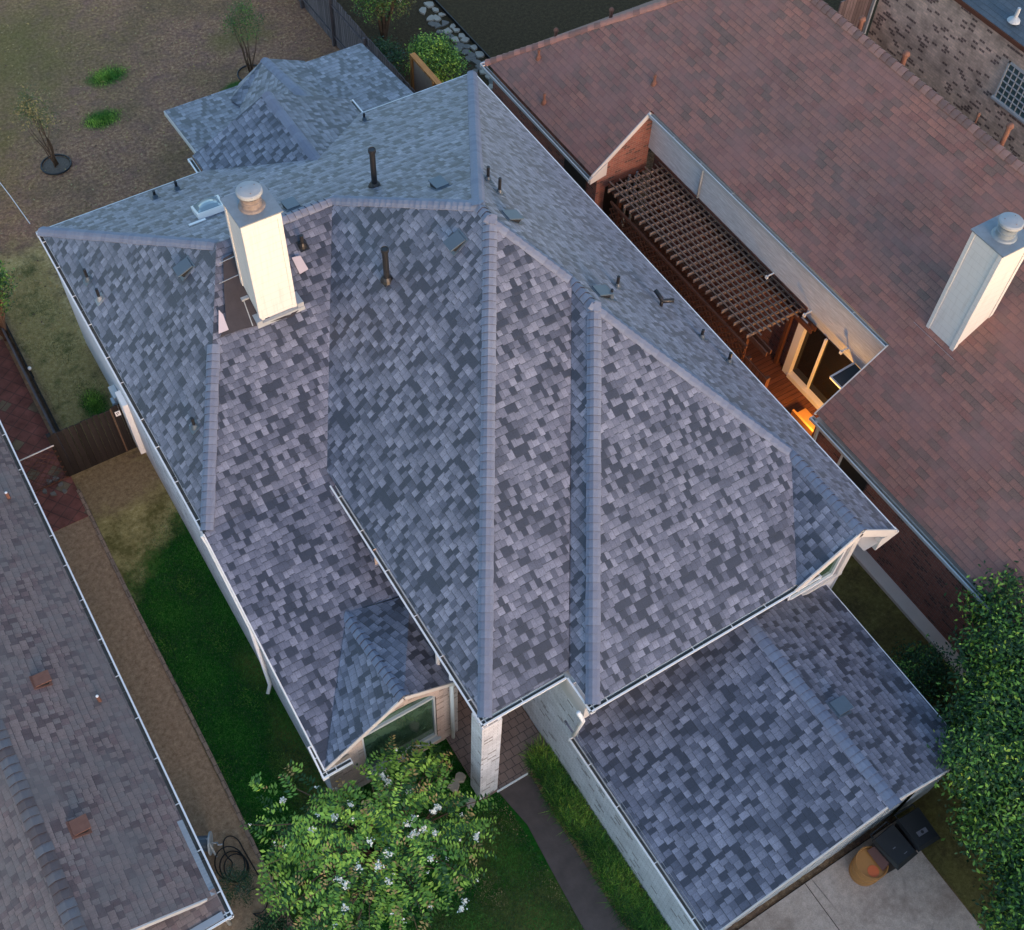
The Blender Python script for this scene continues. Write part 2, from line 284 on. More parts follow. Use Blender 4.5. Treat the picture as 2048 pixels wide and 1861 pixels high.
# ground: soil, dry turf and green turf mixed by place, every edge broken up by noise
def ground_mat():
    t = NT('yard_turf'); P = t.pos(); x, y, _ = t.sep(P); nz = t.noise(P, 1.6, 5, .7); nf = t.noise(P, 9, 6, .8); nb = t.noise(P, .35, 3)
    fl = t.noise(P, 60, 3, .8)
    dry = t.ramp(nf, [(.3, (.12, .062, .038)), (.5, (.35, .19, .11)), (.68, (.72, .45, .24))])
    dry = t.mix(t.mr(nz, .42, .66), dry, t.ramp(nf, [(.3, (.12, .066, .05)), (.7, (.42, .23, .165))]))
    dry = t.mix(t.math('MULTIPLY', t.mr(nb, .45, .65), .55), dry, t.ramp(nf, [(.3, (.09, .07, .03)), (.7, (.26, .185, .08))]))
    green = t.ramp(nf, [(.28, (.006, .045, .005)), (.52, (.014, .105, .010)), (.78, (.045, .22, .022))])
    gold = t.ramp(nf, [(.28, (.22, .17, .05)), (.5, (.46, .36, .14)), (.75, (.68, .55, .28))])
    soil = t.ramp(nf, [(.28, (.22, .135, .075)), (.52, (.45, .29, .175)), (.78, (.70, .50, .31))])
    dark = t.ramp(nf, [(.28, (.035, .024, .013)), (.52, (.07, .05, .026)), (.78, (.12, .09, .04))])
    olive = t.ramp(nf, [(.28, (.10, .08, .025)), (.52, (.19, .16, .05)), (.78, (.32, .26, .10))])
    def box(x0, x1, y0, y1, s=.25, n=.5):
        dx = t.math('MAXIMUM', t.math('SUBTRACT', x0, x), t.math('SUBTRACT', x, x1)); dy = t.math('MAXIMUM', t.math('SUBTRACT', y0, y), t.math('SUBTRACT', y, y1))
        d = t.math('ADD', t.math('MAXIMUM', dx, dy), t.math('MULTIPLY', t.math('SUBTRACT', nz, .5), n * 2)); return t.mr(d, -s, s, 1., 0.)
    def ell(cx, cy, rx, ry, n=.8, s=.35):
        a = t.math('DIVIDE', t.math('SUBTRACT', x, cx), rx); b = t.math('DIVIDE', t.math('SUBTRACT', y, cy), ry)
        d = t.math('ADD', t.math('SQRT', t.math('ADD', t.math('MULTIPLY', a, a), t.math('MULTIPLY', b, b))), t.math('MULTIPLY', t.math('SUBTRACT', nz, .5), n * 2)); return t.mr(d, 1 - s, 1 + s, 1., 0.)
    col = dry
    col = t.mix(box(-.2, 2.2, 19.3, 27.5, .6, .8), col, t.mix(t.mr(nz, .5, .66), gold, t.ramp(nf, [(.3, (.06, .08, .02)), (.7, (.16, .19, .06))])))
    col = t.mix(box(-1, .35, 19.5, 30, .12, .25), col, soil)
    col = t.mix(box(-.02, 5.3, -20, 19.1, .02, 0.), col, t.mix(t.mr(nz, .4, .6), olive, gold))
    col = t.mix(ell(.9, 18.6, 1.3, .8), col, t.mix(.6, olive, soil))
    side = t.math('ADD', t.math('ADD', y, t.math('MULTIPLY', x, -.75)), t.math('MULTIPLY', t.math('SUBTRACT', nz, .5), 1.6)); inlawn = box(-.02, 5.3, -20, 19.1, .02, 0.)
    col = t.mix(t.math('MULTIPLY', inlawn, t.mr(side, 15.1, 16.0, 1., 0.)), col, green)
    for e in ((1.55, 8.9, .35, 1.5), (2.6, 4.2, 1.6, .9), (4.35, 3.6, .75, 1.4), (.5, 5.6, .6, 1.4), (1.75, 12.3, .3, .5), (4.1, 6.1, .6, .5), (1.7, 9.2, .3, 1.6)): col = t.mix(t.math('MULTIPLY', ell(*e, .9, .6), .85), col, t.mix(.25, olive, green))
    col = t.mix(box(-1.6, -.02, -5, 18.6, .02, 0.02), col, soil)
    for e in ((6.5, 33.75, .62, .42), (5.6, 31.85, .55, .4), (8.35, 29.4, .75, .32), (1.35, 21.2, .34, .55), (9.9, 31.2, .5, .3)): col = t.mix(ell(*e, .5, .3), col, t.mix(nf, sc3((.02, .06, .012), 1), (.07, .15, .03)))
    for e in ((12.6, 29.6, .9, 1.1), (3.2, 36.6, 3.2, 3.0), (1.5, 32.5, 1.2, 2.5), (11.2, 33.6, 1., .6)): col = t.mix(t.math('MULTIPLY', ell(*e, .9, .6), .8), col, olive)
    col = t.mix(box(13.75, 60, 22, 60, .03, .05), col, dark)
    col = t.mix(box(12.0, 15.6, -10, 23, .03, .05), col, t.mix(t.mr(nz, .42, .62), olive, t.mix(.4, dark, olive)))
    col = t.mix(box(15.6, 30, -10, 1.0, .1, .3), col, t.mix(.5, green, olive))
    col = t.mix(1., col, t.ramp(fl, [(.25, (.62,) * 3), (.75, (1.42,) * 3)]), 'MULTIPLY')
    t.bump(t.math('ADD', nf, fl), .9, .03); return t.done(col, .95, .15)
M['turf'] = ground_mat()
# ================================================================ SETTING
def sheet(name, pts, z, mat, **kw):
    return MB().face([(p[0], p[1], z) for p in pts]).build(name, mat, kind='structure', **kw)
rect = lambda x0, y0, x1, y1: [(x0, y0), (x1, y0), (x1, y1), (x0, y1)]
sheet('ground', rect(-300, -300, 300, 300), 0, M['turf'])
def slab(name, pts, z, mat, base=-.05):
    return MB().hexa([(p[0], p[1], base) for p in pts], [(p[0], p[1], z) for p in pts]).build(name, mat, kind='structure')
slab('driveway', [(6.9, -12), (11.9, -12), (11.98, 1.15), (12.05, 1.97), (6.9, 1.97)], .03, M['concrete'])
MB().box((9.42, -12, .0301), (9.435, 1.96, .0335)).box((6.9, 1.955, .0301), (12.03, 1.975, .034)).build('driveway_joint', M['mulch'], kind='structure')
slab('walkway', [(5.13, -3), (5.74, -3), (5.73, 3), (5.72, 5.1), (5.78, 6.95), (4.98, 6.95), (5.14, 6.0), (5.06, 4.9), (4.97, 3.4)], .025, M['walk'])
slab('porch_floor', rect(4.62, 6.95, 6.44, 11.4), .06, M['tile'])
slab('paver_patio', rect(-3.5, 18.05, .02, 24.6), .02, M['paver'])
slab('concrete_strip', rect(15.56, -6, 15.9, 10.4), .1, M['slab'])
slab('deck_floor', rect(15.2, 10.05, 17.85, 20.0), .16, M['deck'])
# ================================================================ MAIN HOUSE
H = empty('grey_roof_house', (8, 15, 0), 'pale house in the middle under a many-hipped roof of mottled blue-grey shingles', 'house')
ze, S8, F, B = 4.125, .8333, .515, .49
xL, xN, xW, xR, yB, yC, yC2 = 4.56, 6.55, 1.79, 14.25, 23.5, 7.0, 6.18
i_ = .10
zLp = lambda x: ze + S8 * (x - xL); zNp = lambda x: ze + S8 * (x - xN); zWp = lambda x: ze + S8 * (x - xW); zRp = lambda x: ze + S8 * (xR - x)
zBk = lambda y: ze + B * (yB - y); zF1 = lambda y: ze + F * (y - yC); zF2 = lambda y: ze + F * (y - yC2)
yLE = 13.48; zFU = lambda y: ze + .5 * (y - yLE); zFD = lambda y: ze + .35 * (y - yLE)
P0 = (9.405, yB - 4.0375 / B, 8.1625); P1 = (9.405, yC + 4.0375 / F, 8.1625)
R1 = (10.4, yC + 3.208 / F, 7.333); R2 = (10.4, yC2 + 3.208 / F, 7.333); R3 = (12.85, yC2 + 1.1667 / F, 5.2917); R4 = (12.85, 6.2, 5.2917)
yJ = (B * yB + .5 * yLE) / (B + .5); zJ = zBk(yJ); J = (xL + (zJ - ze) / S8, yJ, zJ); Q = (xW + (zJ - ze) / S8, yJ, zJ)
xr, xl = xR - i_, xW + i_; yb = yB - i_; XL = xL + i_; yc = yC + i_; yc2 = yC2 + i_; XN = xN + .0
r = MB()
r.face([(xl, yb, zWp(xl)), (xl, yLE, zWp(xl)), Q])                                    # left slope
r.face([(xl, yb, zBk(yb)), Q, J, P0, (xr, yb, zBk(yb))])                               # rear slope
r.face([(xr, yb, zRp(xr)), P0, P1, R1, R2, R3, R4, (xr, 6.2, zRp(xr))])                # right slope
r.face([P1, P0, J, (XL, yLE + .16, zLp(XL)), (XL, yc, zLp(XL))])                       # slope over the entry, facing left
r.face([(XL, yc, zF1(yc)), (XN, yc, zF1(yc)), R1, P1])
r.face([(XN, yc, zNp(XN)), (XN, yc2, zNp(XN)), R2, R1])
r.face([(XN, yc2, zF2(yc2)), (11.55, yc2, zF2(yc2)), R3, R2])
r.face([R3, (11.55, yc2, zF2(yc2)), (11.5, 6.2, ze + .05), R4])
r.face([Q, (xl, yLE, zFU(yLE) + .06), (XL + .2, yLE, zFU(yLE) + .06), J])               # front slope, upper
yf = 8.42; zc = zFD(yf)
# small front gable
ga = (3.66, yf, 3.74); gb = tuple(at(694, 1214, 3.52)); gb = (3.63, gb[1], zFD(gb[1]) + .08)
r.face([(1.83, yLE, ze + .06), (1.83, yf, zc + .06), (gb[0], gb[1], gb[2] - .02), (4.98, gb[1] - .2, zFD(gb[1] - .2) + .06), (4.98, yLE, ze + .06)])
r.face([(1.83, yf, zc + .075), ga, gb]); r.face([ga, (4.98, yf, 3.04), (4.98, gb[1] - .25, 3.2), gb])
# rear wing roof
XA = 8.4; ZA = 5.252
r.face([(6.15, 24.1, 4.14), (XA, 24.1, ZA), (XA, 21.15, ZA), (6.15, 23.35, 4.16)][::-1])
r.face([(10.68, 24.1, 4.14), (10.68, 23.3, 4.16), (XA, 21.15, ZA), (XA, 24.1, ZA)][::-1])
r.face([(6.68, 28.0, 2.62), (6.68, 23.7, 3.12), (13.0, 23.7, 3.12), (13.0, 28.0, 2.62)][::-1])
bf, bb = (9.92, 28.14, 3.1), (9.72, 24.1, 4.25)
r.face([(9.0, 28.03, 2.65), bf, bb, (7.45, 24.1, 3.15), (8.05, 26.1, 2.88), (8.55, 26.9, 2.78), (8.45, 27.4, 2.72)][::-1])
r.face([bf, (11.12, 28.03, 2.65), (10.85, 26.2, 2.87), (10.8, 24.1, 3.14), bb][::-1])
r.face([(9.0, 28.03, 2.60), (11.12, 28.03, 2.60), bf])
# garage roof
gx, gz = 10.42, 3.72
r.face([(6.43, 1.95, 2.33), (gx, 1.95, gz), (gx, 6.84, gz), (6.43, 6.84, 2.33)][::-1])
r.face([(13.12, 1.95, 2.33), (13.12, 6.84, 2.33), (gx, 6.84, gz), (gx, 1.95, gz)][::-1])
for k, f in enumerate(r.f):     # every slope looks up
    a, b, c = (np.array(r.v[j]) for j in (f[0], f[1], f[2])); n = np.cross(b - a, c - b)
    if n[2] < 0: r.f[k] = f[::-1]
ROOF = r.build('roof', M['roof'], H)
def caps(name, A, Bp, s1, s2, mat, parent, e=.163, w=.15, lift=.024):
    "overlapping cap shingles laid along a hip or ridge from low A to high B; s1/s2 = directions falling away on each side"
    A = np.array(A, float); Bp = np.array(Bp, float); L = np.linalg.norm(Bp - A); d = (Bp - A) / L; m = MB()
    ss = []
    for s in (s1, s2):
        s = np.array(s, float); s = s - d * (s @ d); ss.append(s / np.linalg.norm(s))
    up = -(ss[0] + ss[1]); up = up - d * (up @ d); up = up / np.linalg.norm(up) if np.linalg.norm(up) > .05 else np.array([0, 0, 1.])
    if up[2] < 0: up = -up
    nn = max(2, round(L / e)); e = L / nn
    for k in range(nn):
        a = A + d * e * k; b = A + d * (e * (k + 1) + .05); j = random.uniform(-.008, .008)
        def sec(p, t):
            out = []
            for s, q in ((ss[0], 1.), (ss[0], .5), (None, 0), (ss[1], .5), (ss[1], 1.)):
                if s is None: out.append(p + up * (t * 1.0 - .002))
                else:
                    nv = up - s * (up @ s); nv /= np.linalg.norm(nv); out.append(p + s * (w + j) * q + nv * (t * (1.05 if q < .9 else .55)) * 1.)
            return out
        l, h = sec(a, lift + .012), sec(b, lift - .016)
        for q in range(4): m.face([l[q], l[q + 1], h[q + 1], h[q]], random.choice((0, 0, 0, 1, 1, 2)) if q == 0 else m.m[-1])
        for q in range(4): m.face([l[q], l[q] - up * .032, l[q + 1] - up * .032, l[q + 1]], 3)
        m.face([l[0], h[0], h[0] - up * .03, l[0] - up * .03], m.m[-5]); m.face([l[4], l[4] - up * .03, h[4] - up * .03, h[4]], m.m[-6])
    return m.build(name, [mat, capvar[mat][0], capvar[mat][1], M['felt']], parent)
def _v(c, nm): return plain(nm, c, .65, .45, .16, 9, bump=.6)
capvar = {M['cap']: (_v((.165, .182, .24), 'grey_cap_b'), _v((.195, .215, .275), 'grey_cap_c')), M['red_cap']: (_v((.21, .11, .09), 'red_cap_b'), _v((.19, .105, .085), 'red_cap_c')), M['brown_cap']: (_v((.12, .085, .08), 'brown_cap_b'), _v((.15, .135, .14), 'brown_cap_c'))}
dL, dR, dF, dB = (-1, 0, -S8), (1, 0, -S8), (0, -1, -F), (0, 1, -B)
cap = lambda A, Bq, s1, s2: caps('ridge_cap', A, Bq, s1, s2, M['cap'], H)
cap((XL, yc, zLp(XL)), P1, dL, dF); cap((XN, yc2, zF2(yc2) + .005), R2, dL, dF); cap(P1, P0, dL, dR)
cap((xl, yb, zWp(xl)), tuple(np.array(Q) * .985 + np.array((xl, yb, zWp(xl))) * .015), dL, dB); cap((xr, yb, zRp(xr)), P0, dR, dB)
cap((xl, yLE, zWp(xl)), tuple(np.array((xl, yLE, zWp(xl))) * .37 + np.array(Q) * .63), dL, (0, -1, -.5))
cap((5.8, yJ, zJ), J, dB, (0, -1, -.5)); cap(J, P0, dL, dB); cap(R1, P1, dR, dF); cap(R2, R1, dL, dR); cap(R3, R2, dR, dF); cap(R4, R3, dL, dR)
cap(ga, gb, (-1, 0, -.7), (1, 0, -.5)); cap((XA, 24.1, ZA), (XA, 21.15, ZA), (-1, 0, -.49), (1, 0, -.49)); cap(bf, bb, (-1, .1, -.5), (1, .1, -.5)); cap((gx, 1.87, gz), (gx, 6.45, gz), (-1, 0, -.35), (1, 0, -.5))
# ---- walls
def wallpoly(pts, name='wall', mat=None, parent=H): return MB().face(pts).build(name, mat or M['pale_brick'], parent)
w = MB()
w.face([(1.9, 23.35, 0), (1.9, 17.9, 0), (1.9, 17.9, 4.12), (1.9, 23.35, 4.12)]); w.build('wall', M['stucco'], H)
w = MB(); w.face([(1.9, 17.9, 0), (1.9, 8.55, 0), (1.9, 8.55, zFD(8.55)), (1.9, yLE, ze), (1.9, 17.9, ze)]); w.build('wall', M['pale_brick'], H)
w = MB()   # rear, right, second-storey front and the garage side walls
w.face([(13.36, 23.35, 0), (1.9, 23.35, 0), (1.9, 23.35, 4.12), (13.36, 23.35, 4.12)]); w.face([(13.36, 6.45, 0), (13.36, 23.35, 0), (13.36, 23.35, 4.1), (13.36, 6.45, 4.1)])
w.face([(6.47, 6.85, 0), (11.6, 6.85, 0), (11.6, 6.85, 4.1), (6.47, 6.85, 4.1)]); w.face([(11.6, 6.5, 0), (13.36, 6.5, 0), (13.36, 6.5, 4.7), (12.85, 6.5, 5.15), (11.6, 6.5, 4.1)]); w.face([(13.36, 6.5, 4.0), (14.1, 6.5, 4.0), (14.1, 6.5, 4.15), (13.36, 6.5, 4.75)]); w.face([(11.6, 6.85, 0), (11.6, 6.5, 0), (11.6, 6.5, 4.1), (11.6, 6.85, 4.1)])
w.build('wall', M['stucco'], H)
w = MB(); w.face([(6.47, 11.4, 0), (6.47, 2.05, 0), (6.47, 2.05, 2.36), (6.47, 6.4, 2.36), (6.47, 6.4, 3.42), (6.47, 11.4, 3.42)]); w.build('wall', M['pale_brick'], H)
MB().box((6.455, 6.35, 3.42), (6.6, 11.4, 4.06)).build('frieze_board', M['trim'], H)
w = MB(); w.face([(13.0, 2.05, 0), (13.0, 6.5, 0), (13.0, 6.5, 2.36), (13.0, 2.05, 2.36)]); w.face([(6.47, 2.05, 0), (6.95, 2.05, 0), (6.95, 2.05, 2.48), (6.47, 2.05, 2.36)])
w.face([(11.95, 2.05, 0), (13.0, 2.05, 0), (13.0, 2.05, 2.39), (11.95, 2.05, 2.93)]); w.face([(6.95, 2.05, 2.12), (11.95, 2.05, 2.12), (11.95, 2.05, 2.93), (gx, 2.05, 3.71), (6.95, 2.05, 2.5)])
w.build('wall', M['pale_brick'], H)
g = MB()
for k in range(4): g.box((6.97, 2.1, .03 + k * .52), (11.93, 2.15, .53 + k * .52))
for k in range(4):
    for q in range(8): g.box((7.08 + q * .61, 2.085, .11 + k * .52), (7.56 + q * .61, 2.1, .45 + k * .52))
g.build('garage_door', M['trim'], H, bevel=.006)
# entry: painted brick column, recess walls, front gable wall with arched window
MB().box((4.55, 6.98, 0), (4.99, 7.37, 4.0)).build('column', M['pale_brick'], H)
w = MB(); w.face([(6.47, 11.4, 0), (4.62, 11.4, 0), (4.62, 11.4, 4.1), (6.47, 11.4, 4.1)][::-1]); w.face([(4.92, 8.62, 0), (4.92, 11.4, 0), (4.92, 11.4, 4.1), (4.92, 8.62, 4.1)]); w.build('wall', M['tan_brick'], H)
MB().box((4.66, 7.1, 3.96), (6.5, 13.4, 4.05)).build('soffit', M['trim'], H)
MB().box((5.25, 11.33, .06), (6.2, 11.38, 2.2)).build('entry_door', M['cedar_inner'], H)
YW = 8.55
def archpts(x0, x1, z0, zs, n=12):
    cx, rr = (x0 + x1) / 2, (x1 - x0) / 2
    return [(x0, z0), (x1, z0)] + [(cx + rr * math.cos(math.pi * k / n), zs + .55 * rr * math.sin(math.pi * k / n)) for k in range(n + 1)]
AR = archpts(2.72, 4.42, .38, 2.52); outer = [(1.9, 0), (4.93, 0), (4.93, 2.98), (3.66, 3.6), (1.9, 2.4)]
w = MB(); aw = AR
def wallhole(w, y, outer, x0, x1, z0, arch):
    w.face([(outer[0][0], y, 0), (outer[1][0], y, 0), (outer[1][0], y, z0), (outer[0][0], y, z0)])
    w.face([(outer[0][0], y, z0), (x0, y, z0), (x0, y, arch[-1][1]), (outer[4][0], y, outer[4][1])]); w.face([(x1, y, z0), (outer[1][0], y, z0), (outer[2][0], y, outer[2][1]), (x1, y, arch[2][1])])
    top = arch[2:]; cxm = (x0 + x1) / 2
    R_ = [p for p in top if p[0] >= cxm - 1e-6]; L_ = [p for p in top if p[0] <= cxm + 1e-6]
    w.face([(outer[2][0], y, outer[2][1]), (outer[3][0], y, outer[3][1])] + [(p[0], y, p[1]) for p in R_[::-1]]); w.face([(outer[3][0], y, outer[3][1]), (outer[4][0], y, outer[4][1])] + [(p[0], y, p[1]) for p in L_[::-1]])
wallhole(w, YW, outer, 2.72, 4.42, .38, AR); w.build('wall', M['tan_brick'], H)
win = MB()
def ring(m, pts, y0, y1, t):
    c = np.mean(np.array(pts), 0); ins = [tuple(c + (np.array(p) - c) * (1 - t)) for p in pts]; n = len(pts)
    for k in range(n):
        j = (k + 1) % n; a, b, c2, d2 = pts[k], pts[j], ins[j], ins[k]
        m.face([(a[0], y0, a[1]), (b[0], y0, b[1]), (c2[0], y0, c2[1]), (d2[0], y0, d2[1])]); m.face([(d2[0], y0, d2[1]), (c2[0], y0, c2[1]), (c2[0], y1, c2[1]), (d2[0], y1, d2[1])])
    return ins
ins = ring(win, AR, YW + .03, YW + .12, .055); win.box((2.76, YW + .035, 2.44), (4.38, YW + .1, 2.52)).box((2.66, YW - .05, .3), (4.48, YW + .05, .375))
WF = win.build('window', M['bluegrey'], H); MB().face([(p[0], YW + .09, p[1]) for p in ins]).build('pane', M['green_glass'], WF)
# upper arched gable window on the right
w2 = MB(); A2 = archpts(11.75, 13.03, 2.95, 4.2); ins = ring(w2, A2, 6.42, 6.5, .05); W2 = w2.build('window', M['white'], H)
MB().face([(p[0], 6.47, p[1]) for p in ins]).build('pane', M['green_glass'], W2)
w2 = MB(); w2.box((11.65, 6.42, 2.68), (13.37, 6.48, 2.78)).box((13.22, 6.43, 2.78), (13.37, 6.485, 4.75)); w2.build('trim_board', M['trim'], H)
# rear wing walls, patio posts
w = MB(); w.face([(10.55, 24.0, 3.05), (6.3, 24.0, 3.05), (6.3, 24.0, 4.12), (XA, 24.0, 5.15), (10.55, 24.0, 4.12)]); w.face([(6.3, 24.0, 3.0), (6.3, 23.3, 3.0), (6.3, 23.3, 4.12), (6.3, 24.0, 4.12)]); w.build('wall', M['stucco'], H)
for x in (9.2, 11.1, 12.8): MB().box((x - .06, 27.7, 0), (x + .06, 27.82, 2.6)).build('patio_post', M['trim'], H)
# fascia / rake boards
def rake(A, Bq, h=.16, t=.03, mat=None, parent=H): return MB().bar(np.array(A) - (0, 0, h / 2 + .01), np.array(Bq) - (0, 0, h / 2 + .01), t, h).build('rake_board', mat or M['trim'], parent)
rake((1.82, yLE, ze + .05), (1.82, yf, zc + .05), .17, .035, M['white']); rake((1.85, yf, zc + .06), ga, .12); rake(ga, (4.95, yf, 3.03), .12)
rake(R4, (xr, 6.2, zRp(xr)), .2, .03, M['trim']); rake((11.5, 6.2, ze + .05), R4, .2, .03)
rake((6.43, 1.94, 2.33), (gx, 1.94, gz), .16); rake((gx, 1.94, gz), (13.12, 1.94, 2.33), .16); rake((6.66, 28, 2.62), (6.66, 23.7, 3.12), .14); rake((6.68, 28.02, 2.6), (13.0, 28.02, 2.6), .14, .03); 

MB().face([(13.36, 6.22, 4.0), (14.2, 6.22, 4.0), (14.2, 23.3, 4.0), (13.36, 23.3, 4.0)][::-1]).build('soffit', M['trim'], H); MB().hexa([(13.75, 6.19, 3.72), (14.3, 6.19, 3.99), (14.3, 6.32, 3.99), (13.75, 6.32, 3.72)], [(13.75, 6.19, 4.2), (14.3, 6.19, 4.05), (14.3, 6.32, 4.05), (13.75, 6.32, 4.2)]).build('eave_return', M['trim'], H)
# ---- gutters
def gutter(A, Bq, out, parent=H, w=.12, h=.11, strap=.95, mat=None, fill=True, endA=True, endB=True, name='gutter'):
    "open trough hung below the shingle edge; A-B is its outer lip"
    A = np.array(A, float); Bq = np.array(Bq, float); o = np.array(out, float); o /= np.linalg.norm(o); d = (Bq - A); L = np.linalg.norm(d); d /= L; m = MB(); z = np.array([0, 0, 1.])
    def pl(q0, q1, t=.012):     # thin plate between two profile points (offset inward, z)
        n = np.array([-(q1[1] - q0[1]), q1[0] - q0[0]]); n = n / np.linalg.norm(n) * t
        c = [(q0[0], q0[1]), (q1[0], q1[1]), (q1[0] + n[0], q1[1] + n[1]), (q0[0] + n[0], q0[1] + n[1])]
        m.hexa([A - o * a + z * b for a, b in c], [Bq - o * a + z * b for a, b in c])
    pl((0, 0), (.02, -h)); pl((.02, -h), (w, -h)); pl((w, -h), (w, -.01)); m.bar(A - o * .016, Bq - o * .016, .036, .012)
    if endA: m.bar(A + d * .006 - z * h / 2, A + d * .006 - o * w - z * h / 2, .012, h)
    if endB: m.bar(Bq - d * .006 - z * h / 2, Bq - d * .006 - o * w - z * h / 2, .012, h)
    g = m.build(name, mat or M['white'], parent)
    if fill:
        m2 = MB(); n = int(L / .25) + 1
        for k in range(n):
            a = A + d * L * k / n; b = A + d * L * (k + 1) / n; hh = h * random.uniform(.45, .62)
            m2.face([a - o * .024 - z * hh, b - o * .024 - z * hh, b - o * (w - .012) - z * hh, a - o * (w - .012) - z * hh])
        m2.build('leaf_litter', M['gutter_in'], g)
    if strap:
        n = max(1, int(L / strap))
        for k in range(n):
            p = A + d * (L * (k + .5) / n + random.uniform(-.1, .1)); MB().bar(p - o * .005 + z * .004, p - o * (w + .01) + z * .004, .018, .008).build('strap', mat or M['white'], g)
    return g
gz_ = ze - .03
gutter((xW, yB, gz_), (xW, yLE - .05, gz_), (-1, 0, 0)); gutter((xW, yB, gz_), (6.05, yB, gz_), (0, 1, 0), strap=0, endA=False); gutter((10.75, yB, gz_), (xR, yB, gz_), (0, 1, 0), strap=0)
gutter((xR, yB, gz_), (xR, 6.2, gz_), (1, 0, 0), strap=1.8, endA=False); gutter((xL, 13.45, gz_), (xL, yC, gz_), (-1, 0, 0), endB=False); gutter((xL, yC, gz_), (xN - .1, yC, gz_), (0, -1, 0), endA=False, endB=False)
gutter((xN - .1, yC, gz_), (xN - .1, yC2, gz_), (-1, 0, 0), endA=False, endB=False, strap=0); gutter((xN - .1, yC2, gz_), (12.15, yC2, gz_), (0, -1, 0), endA=False)
gutter((6.33, 6.5, 2.22), (6.33, 1.85, 2.22), (-1, 0, 0)); gutter((13.2, 6.5, 2.22), (13.2, 1.85, 2.22), (1, 0, 0), strap=0)
gutter((1.74, 8.98, 2.44), (1.72, 8.3, 2.27), (-1, 0, 0), strap=.4); gutter((1.72, 8.3, 2.27), (2.38, 8.3, 2.27), (0, -1, 0), endA=False, strap=.4)
gutter((6.02, 24.15, 4.05), (6.02, 23.55, 4.05), (-1, 0, 0), strap=0); gutter((10.82, 24.15, 4.05), (10.82, 23.55, 4.05), (1, 0, 0), strap=0)
# downspouts
def spout(P, parent=H, r=.045, mat=None): return MB().tube(P, r, 8).build('downspout', mat or M['white'], parent, smooth=True)
spout([(1.8, 13.6, 3.9), (1.84, 13.5, 3.6), (1.84, 11.7, 2.9), (1.84, 11.6, .25), (1.72, 11.5, .1)]); spout([(4.75, 8.5, 3.9), (4.75, 8.45, .15)]); spout([(4.68, 8.9, 3.95), (4.68, 8.85, .15)], mat=M['trim'])
spout([(6.3, 6.35, 3.95), (6.42, 6.3, 3.5), (6.4, 6.45, 2.45)]); spout([(13.2, 6.55, 2.3), (13.15, 6.6, 4.0)])
MB().box((1.72, 19.75, .9), (1.88, 20.15, 1.7)).box((1.66, 19.85, 1.1), (1.73, 20.05, 1.4)).build('meter_box', M['bluegrey'], H, bevel=.01); MB().box((1.76, 18.9, .3), (1.89, 19.4, 2.3)).build('meter_box', M['white'], H, bevel=.01)
# ---- things fixed on the slopes
PL = dict(W=(xW, 0, ze, -S8, 0, 1), L=(xL, 0, ze, -S8, 0, 1), N=(xN, 0, ze, -S8, 0, 1), R=(xR, 0, ze, S8, 0, 1), B=(0, yB, ze, 0, B, 1), F1=(0, yC, ze, 0, -F, 1), F2=(0, yC2, ze, 0, -F, 1), U=(0, yLE, ze, 0, -.5, 1), GR=(13.12, 0, 2.33, .515, 0, 1))
def pipe(base, top, pl, r=.035, parent=H, mat=None, collar=False, bootc=None):
    b = onp(*base, PL[pl]); zt = up_z(b, *top); zt = max(b[2] + .15, min(zt, b[2] + 1.3)); m = MB()
    m.tube([b - (0, 0, .1), (b[0], b[1], zt)], [r, r], 12)
    if collar: m.lathe((b[0], b[1], zt - .09), [(r, 0), (r * 1.35, .02), (r * 1.35, .09), (r * 1.1, .1), (r * .9, .06)], 14)
    o = m.build('vent_pipe', mat or M['black'], parent, smooth=False)
    n = np.array(PL[pl][3:], float); n /= np.linalg.norm(n); u = np.cross((0, 0, 1.), n); u /= np.linalg.norm(u); v = np.cross(n, u); k = MB()
    P = [b + u * a * .11 + v * c * .13 + n * .012 for a, c in ((-1, -1), (1, -1), (1, 1), (-1, 1))]; k.hexa([p - n * .02 for p in P], P); k.lathe(b + n * .0, [(r * 2.3, -.02), (r * 1.9, .05), (r * 1.25, .11)], 12)
    k.build('pipe_boot', bootc or M['vent_metal'], o); return o
pipe((311, 396), (309, 382), 'B'); pipe((354.5, 379), (352, 363), 'B'); pipe((749.5, 372), (747, 299), 'B', .065, collar=True, bootc=M['black']); pipe((729, 241), (727.5, 227), 'B', .03)
pipe((976, 360), (974, 334), 'R'); pipe((999, 386), (1003, 357), 'R'); pipe((1234.5, 573.5), (1238, 553.5), 'R'); pipe((1222, 596), (1222.8, 579), 'R', .03); pipe((1403, 675), (1405, 660), 'R'); pipe((1457, 724), (1461, 706), 'R')
pipe((774, 560), (772, 498), 'L', .065, collar=True, bootc=M['black']); pipe((605.6, 492), (603.7, 471), 'U', .045, bootc=M['black']); pipe((176, 560), (171, 538), 'W'); pipe((200, 599), (194, 578), 'W', bootc=M['galv']); pipe((389.5, 855), (386.7, 836), 'W')
b = onp(1322, 612, PL['R']); MB().tube([b + (-.03, .25, .3), b + (0, .02, .2), b + (.02, -.02, .16), b + (.22, -.15, .2)], .05, 10).tube([b - (0, 0, .05), b + (0, 0, .18)], .04, 10).build('vent_pipe', M['black'], H, smooth=True)
